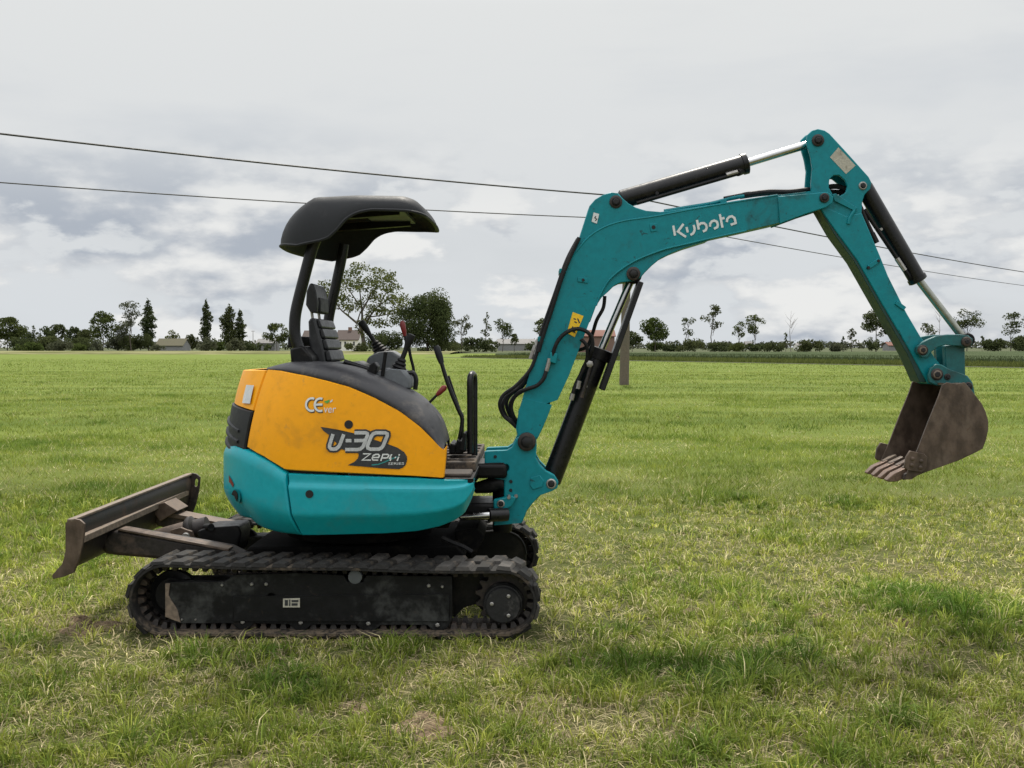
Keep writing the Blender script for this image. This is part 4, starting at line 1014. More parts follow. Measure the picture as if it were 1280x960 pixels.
# arm cylinder
cy = cylinder('arm_cylinder', (775, 250), (930, 205), .052, (1018, 178), .022, YC)
q0, q1 = P(796, 254, .72), P(925, 216, .72)
mb = MB(); mb.tube([q0, q0.lerp(q1, .5), q1], .011, 8); mk('cylinder_pipe', mb, M['black'], cy)
mb = MB(); mb.tube([P(908, 219, .72), P(922, 215, .72)], .014, 8); mk('pipe_fitting', mb, M['steel'], cy)
mb = MB(); mb.tube([P(922, 216, .72), P(929, 213, .76)], .020, 10); mk('pipe_elbow', mb, M['black'], cy)
pin('bolt', 821.5, 241.5, 2.4, .712, .74, cy, 'black_gloss', False)
# bucket cylinder
cy = cylinder('bucket_cylinder', (1079, 232), (1146, 348), .046, (1206, 425), .021, YC, rodmat='rod_dull')
a, b = P(1080, 262, .73), P(1134, 342, .73)
mb = MB(); mb.tube(spline([a, a.lerp(b, .4), a.lerp(b, .75), b, P(1138, 350, .75)], 4), .012, 8); mk('cylinder_pipe', mb, M['black'], cy)
mb = MB(); mb.tube([P(1121, 323, .725), P(1131, 338, .725)], .014, 8); mk('pipe_fitting', mb, M['steel'], cy)
mb = MB(); mb.tube(spline([P(1058, 235, .74), P(1072, 252, .72), P(1082, 275, .72), P(1090, 292, .72), P(1094, 302, .72)], 5), .013, 8); mk('bucket_hose', mb, M['hose'], cy)
mb = MB(); mb.tube([P(1089, 292, .72), P(1095, 304, .72)], .020, 8); mk('hose_fitting', mb, M['black'], cy)
pin('bolt', 1102, 286.5, 2.0, .718, .74, cy, 'steel', False)

# ---- hoses
def hose(name, pts, r=.012, mat='hose', parent=BM, Y=None):
    mb = MB(); mb.tube(spline([P(a, b, y) for a, b, y in pts], 7), r, 8); return mk(name, mb, M[mat], parent)
for k, (dx, dy) in enumerate(((0, 0), (4, 2), (8.5, .5), (13, 3))):
    y_ = .67 + .045 * k; e_ = .35 * dx
    hose('boom_hose', [(722, 299, y_ + .05), (708 + e_, 326, y_), (694 + e_, 366, y_), (678 + e_, 412, y_), (670 + e_, 444, y_), (662 + e_, 463, y_ - .01), (645 + dx, 482 + dy, y_ - .02), (630 + dx * .95, 493 + dy, y_ - .02), (624.5 + dx, 505 + dy, y_ - .02),
                       (629 + dx, 519 + dy * .7, y_), (638 + dx * .8, 527, y_), (645 + dx * .6, 534, y_ + .02)], .0098)
hose('boom_hose', [(724, 297, .668), (714, 318, .665), (703, 345, .662), (690, 386, .662), (680, 416, .662), (673, 440, .662)], .011)
for a, b, c_, d_ in ((674, 424, 668, 443), (670, 432, 664, 449), (678, 416, 673, 434)): 
    mb = MB(); mb.tube([P(a, b, .70), P(c_, d_, .70)], .015, 8); mk('hose_fitting', mb, M['steel'], BM)
for a, b in ((703, 339), (676, 424)):
    mb = MB(); mb.prism(px_outline([(a - 4, b - 3), (a + 4, b - 4), (a + 5, b + 2), (a - 4, b + 3)], .68), .66, .86); mk('hose_clamp', mb, M['teal_worn'], BM, bevel=.003)
hose('service_hose', [(683, 463, .655), (679, 474, .650), (671, 482, .650), (660, 486, .655), (650, 490, .67), (642, 498, .68), (639, 508, .69), (641, 518, .70), (646, 528, .72)], .011)
mb = MB(); mb.tube([P(683, 464, .655), P(685.5, 455, .655), P(687, 448, .655)], .012, 8); mk('hose_fitting', mb, M['steel'], BM)
mb = MB(); mb.prism(px_outline([(688, 440), (697, 442), (695, 455), (686, 452)], .655), .645, YB); mk('valve_block', mb, M['teal_worn'], BM, bevel=.004)
hose('service_hose', [(691, 445, .655), (693, 436, .650), (699, 424, .645), (709, 415, .640), (722, 411, .640), (734, 415, .64), (740, 424, .65), (740, 438, .66), (735, 450, .69), (727, 466, .70), (719, 482, .70), (714, 500, .70)], .011)
hose('service_hose', [(726, 424, .66), (733, 432, .66), (734, 448, .68), (728, 462, .70), (722, 478, .70)], .010)
hose('cylinder_hose', [(756, 370, .74), (754, 385, .74), (746, 400, .74), (741, 416, .76), (736, 430, .76), (729, 436, .76), (718, 438, .78)], .010)
for a, b, c_, d_ in ((714, 500, 716, 492), (722, 486, 724, 476)):
    mb = MB(); mb.tube([P(a, b, .70), P(c_, d_, .70)], .014, 8); mk('hose_fitting', mb, M['steel'], BM)
hose('arm_hose', [(830, 264, .73), (860, 259, .73), (890, 254, .73), (915, 247.5, .73), (930, 245, .73)], .010, 'teal_worn')
hose('arm_hose', [(905, 249, .74), (925, 245, .74), (935, 243, .74), (960, 240, .74), (985, 240, .75), (1005, 238, .76), (1025, 236, .77), (1045, 233, .77), (1062, 238, .76)], .0145)
hose('arm_hose', [(925, 246, .80), (960, 241.5, .80), (1005, 241, .80), (1045, 240, .80), (1064, 244, .78)], .0135)
mb = MB(); mb.prism(px_outline([(899, 251), (907, 248.5), (908, 254), (900, 256)], .72), .70, .86); mk('hose_clamp', mb, M['teal_worn'], BM, bevel=.003)

# ---- bucket and its linkage
def link(name, pts, Y, y0, y1, parent=EX, mat='teal_dirty', bevel=.005): mb = MB(); mb.prism(px_outline(pts, Y), y0, y1); return mk(name, mb, M[mat], parent, bevel=bevel)
side = [(1146, 441), (1146, 433), (1152, 428), (1160, 424), (1170, 420), (1184, 418), (1200, 418), (1210, 419), (1216, 424), (1215, 431), (1208, 435), (1196, 432), (1182, 431), (1172, 434), (1164, 440), (1160, 446), (1152, 447)]
LK = link('side_link', side, .66, .655, .685)
link('side_link', side, .66, .865, .895)
pin('link_pin', 1154, 437.5, 6.5, .645, .905, LK, 'rust_dark', cap='rust_bar')
pin('link_pin', 1209, 427, 6.2, .640, .910, LK, 'rust_dark', cap='rust_dark')
H = link('bucket_link', [(1182, 432), (1207, 430), (1208, 476), (1200, 478), (1184, 472)], .68, .69, .735)
link('bucket_link', [(1182, 432), (1207, 430), (1208, 476), (1200, 478), (1184, 472)], .68, .815, .86)
link('link_web', [(1190, 440), (1203, 438), (1203, 470), (1190, 468)], .70, .735, .815, H)
BK = bpy.data.objects.new('bucket', None); COL.objects.link(BK); BK.parent = EX
bkc = P(1172, 468, YC); BK.location = bkc - ROOT_LOC[EX.name]; ROOT_LOC[BK.name] = bkc
yk0, yk1 = .545, 1.005
sideplate = [(1178, 481), (1184, 478), (1196, 480), (1206, 478), (1214, 487), (1220, 495), (1227, 504), (1232, 514), (1235.5, 526), (1235.5, 537), (1233, 549), (1228.5, 561), (1215, 568), (1197.5, 576), (1158, 590), (1136, 599), (1131, 599), (1134, 591), (1140, 577), (1147, 562), (1160, 528), (1174, 494)]
for y0, y1 in ((yk0, yk0 + .014), (yk1 - .014, yk1)):
    mb = MB(); mb.prism(px_outline(sideplate, yk0), y0, y1); mk('bucket_side', mb, M['rust'], BK, bevel=.002)
# shell: back and floor sheet
back = [(1182, 479), (1196, 480), (1206, 479), (1214, 488), (1219.5, 496), (1226, 504.5), (1231, 514.5), (1234.5, 526), (1234.5, 537), (1232, 548.5), (1227.5, 560), (1214, 567), (1197, 575), (1158, 589), (1146, 593.5), (1134, 598)]
sp = [Vector((q.x, q.z)) for q in (P(a, b, yk0) for a, b in back)]
cen = Vector((P(1180, 540, yk0).x, P(1180, 540, yk0).z)); inner = []
for i, q in enumerate(sp):
    t = (sp[min(i + 1, len(sp) - 1)] - sp[max(i - 1, 0)]).normalized(); nn = Vector((-t.y, t.x))
    if nn.dot(cen - q) < 0: nn = -nn
    inner.append(q + nn * .012)
mb = MB(); mb.prism([(q.x, 0, q.y) for q in sp] + [(q.x, 0, q.y) for q in inner[::-1]], yk0 + .014, yk1 - .014); mk('bucket_shell', mb, M['rust'], BK)
mb = MB(); mb.prism(px_outline([(1129, 600), (1131, 593), (1152, 581), (1158, 588), (1140, 599)], yk0), yk0 + .002, yk1 - .002); mk('cutting_edge', mb, M['rust_dark'], BK, bevel=.003)
for y0, y1 in ((yk0 - .018, yk0), (yk1, yk1 + .018)):
    mb = MB(); mb.prism(px_outline([(1129, 584), (1131, 571), (1136, 563), (1154, 567), (1158, 571), (1157, 587), (1152, 590), (1132, 587)], yk0), y0, y1); sc_ = mk('side_cutter', mb, M['rust'], BK, bevel=.004)
    for a, b in ((1139, 573), (1138, 581), (1150, 576), (1149, 584)):
        c = P(a, b, yk0); mb = MB(); mb.turned((c.x, y0 - .007 if y0 < YC else y1 + .007, c.z), (0, 1, 0), [(0, .008), (.002, .011), (.014, .011)], 8); mk('bolt', mb, M['rust'], sc_)
for k in range(4):
    y_ = yk0 + .062 + k * .112
    mb = MB(); q = [P(a, b, yk0) for a, b in ((1139, 584), (1138, 597), (1124, 603), (1113, 603.5), (1111, 601.5), (1120, 593))]; ws = (.030, .030, .031, .026, .026, .031)
    mb.v = [(p_.x, y_ + sg * w2, p_.z) for p_, w2 in zip(q, ws) for sg in (-1, 1)]
    n_ = len(q); mb.f = [tuple(range(0, 2 * n_, 2)), tuple(range(2 * n_ - 1, 0, -2))] + [(2 * i_, 2 * i_ + 1, (2 * i_ + 3) % (2 * n_), (2 * i_ + 2) % (2 * n_)) for i_ in range(n_)]
    tt = mk('bucket_tooth', mb, M['tooth'], BK, bevel=.004)
    mb = MB(); c0_, c1_ = P(1152, 579, yk0), P(1134, 588, yk0); mb.beam((c0_.x, y_, c0_.z), (c1_.x, y_, c1_.z), .05, .022); mk('tooth_adapter', mb, M['rust'], tt, bevel=.006)
# bucket ears
ear = [(1160, 470), (1163, 460), (1170, 455), (1178, 456), (1188, 462), (1200, 466), (1210, 470), (1216, 478), (1219, 492), (1217, 500), (1200, 486), (1182, 482), (1170, 482), (1162, 478)]
for y0, y1 in ((.655, .680), (.870, .895)): link('bucket_ear', ear, .655, y0, y1, BK)
pin('bucket_pin', 1172, 468, 7.5, .645, .905, BK, 'rust_dark', cap='rust_bar')
pin('ear_bolt', 1185, 471, 4.0, .646, .66, BK, 'rust_dark', True)
pin('bucket_pin', 1211, 483, 5.5, .648, .902, BK, 'rust_dark')

# ------------------------------------------------------------------ power line
def ground_at(px, dist):                       # point on the ground at a given distance beyond the near track face
    return Vector(((px - 665) * (dist + DCAM) / FPX, dist, 0))
pb = G(780, 481); pole_h = 7.15
UP = thing('utility_pole', (pb.x, pb.y, 0), 'weathered concrete power pole standing in the field behind the boom', 'pole')
mb = MB(); lean = .16
mb.tube([(pb.x, pb.y, -.2), (pb.x + lean * .3, pb.y, pole_h * .35), (pb.x + lean, pb.y, pole_h)], [.19, .17, .12], 10); mk('shaft', mb, M['concrete'], UP)
mb = MB(); mb.beam((pb.x + lean - .05, pb.y - .16, pole_h - .12), (pb.x + lean - .05, pb.y + .16, pole_h - .12), .08, .10); mk('bracket', mb, M['frame'], UP)
for k, z in enumerate((pole_h - .12, pole_h - .95)):
    mb = MB(); mb.turned((pb.x + lean, pb.y - .17, z), (0, -1, 0), [(0, .03), (.03, .06), (.06, .04), (.09, .06), (.12, .03)], 12); mk('insulator', mb, M['concrete'], UP)
AT = [Vector((pb.x + lean, pb.y - .28, pole_h - .12)), Vector((pb.x + lean, pb.y - .28, pole_h - .95))]

def wire_far(px, py, z, dmin=0):                # point at height z on the sight line of a pixel
    d = ray(px, py); t = (z - HCAM) / d.z; return CAM + d * t
def cable(name, left, right, at, r, label, sag):
    pts = []
    for a, b in ((left, at), (at, right)):
        a2 = a if a is not at else a; n = 26
        for k in range(n + 1):
            t = k / n; q = a.lerp(b, t); q.z -= sag * 4 * t * (1 - t) * (1 if a is left else 1.4); pts.append(q)
    mb = MB(); mb.tube(pts, r, 6); o = mk(name, mb, M['cable'], origin=at); tag(o, label, 'cable', 'overhead power cables'); return o
def ext(p, q, f): return p + (p - q) * f
for k, (pl, pr, rad, lab) in enumerate((((0, 167), (1280, 340), .027, 'upper thicker twisted overhead cable crossing the sky behind the excavator'), ((0, 228), (1280, 357), .018, 'lower thinner overhead cable crossing the sky behind the excavator'))):
    a = wire_far(*pl, AT[k].z); b = wire_far(*pr, AT[k].z)
    cable('power_cable', ext(a, AT[k], .5) + Vector((0, 0, .29)), ext(b, AT[k], .5) + Vector((0, 0, .41)), AT[k], rad, lab, .22)

# ------------------------------------------------------------------ trees and bushes
RNG = np.random.default_rng(11)

def leaf_cloud(centers, radii, n_each, size, droop=0.0, squash=1.0, hollow=.35):
    """many small leaf-clump faces through ellipsoid volumes -> verts, faces, tone"""
    V, T = [], []
    for (c, r), n in zip(zip(centers, radii), n_each):
        d = RNG.normal(size=(n, 3)); d /= np.linalg.norm(d, axis=1)[:, None]
        rad = (hollow + (1 - hollow) * RNG.random(n) ** .6)[:, None]
        p = np.array(c) + d * rad * np.array(r)
        s = size * (.55 + .9 * RNG.random(n))[:, None]
        u = RNG.normal(size=(n, 3)); u[:, 2] -= droop; u /= np.linalg.norm(u, axis=1)[:, None]
        w_ = np.cross(u, RNG.normal(size=(n, 3))); w_ /= np.linalg.norm(w_, axis=1)[:, None]
        a = p - u * s * .6; b = p + w_ * s * .42; c2 = p + u * s * .7; e_ = p - w_ * s * .42 + u * s * .1
        V.append(np.stack([a, b, c2, e_], 1).reshape(-1, 3)); tone = np.clip(.5 + .22 * RNG.normal() + .22 * RNG.normal(size=n), 0, 1); T.append(np.repeat(tone, 4))
    return np.concatenate(V), np.concatenate(T)

def np_mesh(name, V, nper, T, mat, attr='tone'):
    n = len(V) // nper
    me = bpy.data.meshes.new(name); me.vertices.add(len(V)); me.vertices.foreach_set('co', V.astype(np.float32).ravel())
    me.loops.add(len(V)); me.loops.foreach_set('vertex_index', np.arange(len(V), dtype=np.int32))
    me.polygons.add(n); me.polygons.foreach_set('loop_start', np.arange(0, len(V), nper, dtype=np.int32)); me.polygons.foreach_set('loop_total', np.full(n, nper, dtype=np.int32))
    me.update()
    at = me.attributes.new(attr, 'FLOAT', 'POINT'); at.data.foreach_set('value', T.astype(np.float32))
    me.materials.append(mat); return me

TREES = {}
def tree(name, label, cat, px, ytop, ybase, wpx, dist, style, mat='leaf', group=None, dens=1.0, lean=0.0, trunk_px=None):
    """size read off the photograph at the tree's distance"""
    m = (dist + DCAM) / FPX
    base = ground_at(trunk_px if trunk_px else px, dist); top_z = HCAM + (434 - ytop) * m; Hh = top_z; W = wpx * m
    cx = ground_at(px, dist).x - base.x
    leaf = max(1.7 * m, .22)
    rt = thing(name, base, label, cat, group)
    C, Rd = [], []
    br = []                                    # limbs as (start, end, r0, r1)
    tr0 = max(.012 * Hh, .05)
    r_ = RNG.random
    if style == 'round':
        z0 = Hh * .30
        br.append(((0, 0, -.3), (cx * .6, 0, Hh * .55), tr0 * 1.3, tr0 * .6))
        for k in range(30):
            a = 2 * math.pi * r_(); f = r_(); zz_ = z0 + (Hh - z0) * (.12 + .76 * f); q = W * .42 * math.sin(math.pi * min(1, .2 + .72 * f)) * (.35 + .75 * r_())
            C.append((cx + q * math.cos(a), q * math.sin(a), zz_)); e_ = W * (.10 + .11 * r_()); Rd.append((e_, e_, min(e_, (Hh - zz_) * .95 + .05) * .8))
    elif style == 'poplar':
        br.append(((0, 0, -.3), (cx, 0, Hh * .8), tr0 * 1.2, tr0 * .3))
        W *= 1.12
        for k in range(26):
            f = (k + r_()) / 26; zz_ = Hh * (.10 + .86 * f); q = W * .5 * (math.sin(math.pi * min(1, .16 + .80 * f)) ** .8) * (.55 + .25 * r_()); a = 2 * math.pi * r_()
            C.append((cx + lean * W * f * f + .35 * q * math.cos(a), .35 * q * math.sin(a), zz_)); Rd.append((q * (.7 + .5 * r_()), q, Hh * .05 * (.7 + .9 * r_())))
    elif style == 'airy':
        z0 = Hh * .42
        br.append(((0, 0, -.3), (cx * .7, 0, Hh * .62), tr0, tr0 * .55)); br.append(((cx * .7, 0, Hh * .62), (cx, 0, Hh * .93), tr0 * .55, tr0 * .15))
        for k in range(14):
            a = 2 * math.pi * r_(); f = r_(); zz_ = z0 + (Hh - z0) * (.12 + .78 * f); q = W * .42 * (.35 + .65 * math.sin(math.pi * (.15 + .7 * f))) * (.4 + .7 * r_())
            p = (cx + q * math.cos(a), q * math.sin(a), zz_); C.append(p); e_ = W * (.15 + .12 * r_()); Rd.append((e_, e_, e_ * .72))
            br.append(((cx * .7, 0, max(Hh * .30, zz_ - W * .45)), p, tr0 * .35, tr0 * .1))
    elif style == 'bush':
        for k in range(16):
            a = 2 * math.pi * r_(); q = W * .44 * r_() ** .8; f = r_(); zz_ = Hh * (.20 + .62 * f) * (1 - .55 * q / W); e_ = W * (.11 + .10 * r_())
            C.append((cx + q * math.cos(a) * 1.2, q * math.sin(a), zz_)); Rd.append((e_ * 1.2, e_, min(e_, max(Hh - zz_, .2), zz_ + .25)))
        br.append(((0, 0, -.1), (cx, 0, Hh * .5), tr0, tr0 * .4))
    elif style == 'willow':
        br.append(((0, 0, -.3), (cx * .5, 0, Hh * .4), tr0 * 1.8, tr0)); br.append(((0, 0, Hh * .12), (cx - W * .2, 0, Hh * .5), tr0, tr0 * .4)); br.append(((0, 0, Hh * .1), (cx + W * .22, 0, Hh * .55), tr0, tr0 * .4))
        for k in range(54):
            a = 2 * math.pi * r_(); f = r_() ** .85; zz_ = Hh * (.24 + .66 * f); q = W * .42 * math.sin(math.pi * min(1, .28 + .60 * f)) ** .7 * (.5 + .55 * r_())
            C.append((cx + q * math.cos(a), q * math.sin(a), zz_)); e_ = W * (.12 + .08 * r_()); Rd.append((e_, e_, e_ * 1.1))
    elif style == 'pine':
        br.append(((0, 0, -.3), (cx, 0, Hh * .96), tr0, tr0 * .2))
        for k in range(8):
            f = k / 7; zz_ = Hh * (.42 + .52 * f); q = W * .5 * (1 - .6 * f) * (.5 + .5 * r_()); a = 2 * math.pi * r_()
            C.append((cx + q * .55 * math.cos(a), q * .55 * math.sin(a), zz_)); Rd.append((q * .65, q * .65, Hh * .06))
    elif style == 'dead':
        br.append(((0, 0, -.3), (cx, 0, Hh * .95), tr0 * .8, tr0 * .12))
        for k in range(9):
            a = 2 * math.pi * r_(); zz_ = Hh * (.40 + .45 * r_()); L = W * (.3 + .3 * r_())
            br.append(((cx * zz_ / Hh, 0, zz_), (cx + L * math.cos(a), L * math.sin(a), zz_ + L * 1.3), tr0 * .3, tr0 * .06))
    mb = MB()
    for a, b, r0, r1 in br:
        a, b = Vector(a) + base, Vector(b) + base; mid = a.lerp(b, .5) + Vector((RNG.normal() * (b - a).length * .04, 0, 0)); mb.tube([a, mid, b], [r0, (r0 + r1) / 2, r1], 6)
    mk('trunk', mb, M['deadwood' if style == 'dead' else 'bark'], rt)
    if C:
        vol = np.array([(r[0] * r[1] * r[2]) ** (2 / 3) for r in Rd]); area = vol / leaf ** 2
        n_each = np.maximum(12, (area * {'airy': 2.8, 'round': 4.6, 'poplar': 6.0, 'bush': 5.0, 'willow': 6.5, 'pine': 4.0}[style] * 2.2 * dens)).astype(int); n_each = np.minimum(n_each, 420)
        V, T = leaf_cloud(C, Rd, n_each, leaf, droop=.8 if style == 'willow' else 0)
        V[:, 2] = np.maximum(V[:, 2], .02)
        me = np_mesh('crown', V, 4, T, M[mat]); o = bpy.data.objects.new('crown', me); COL.objects.link(o); o.parent = rt
    return rt

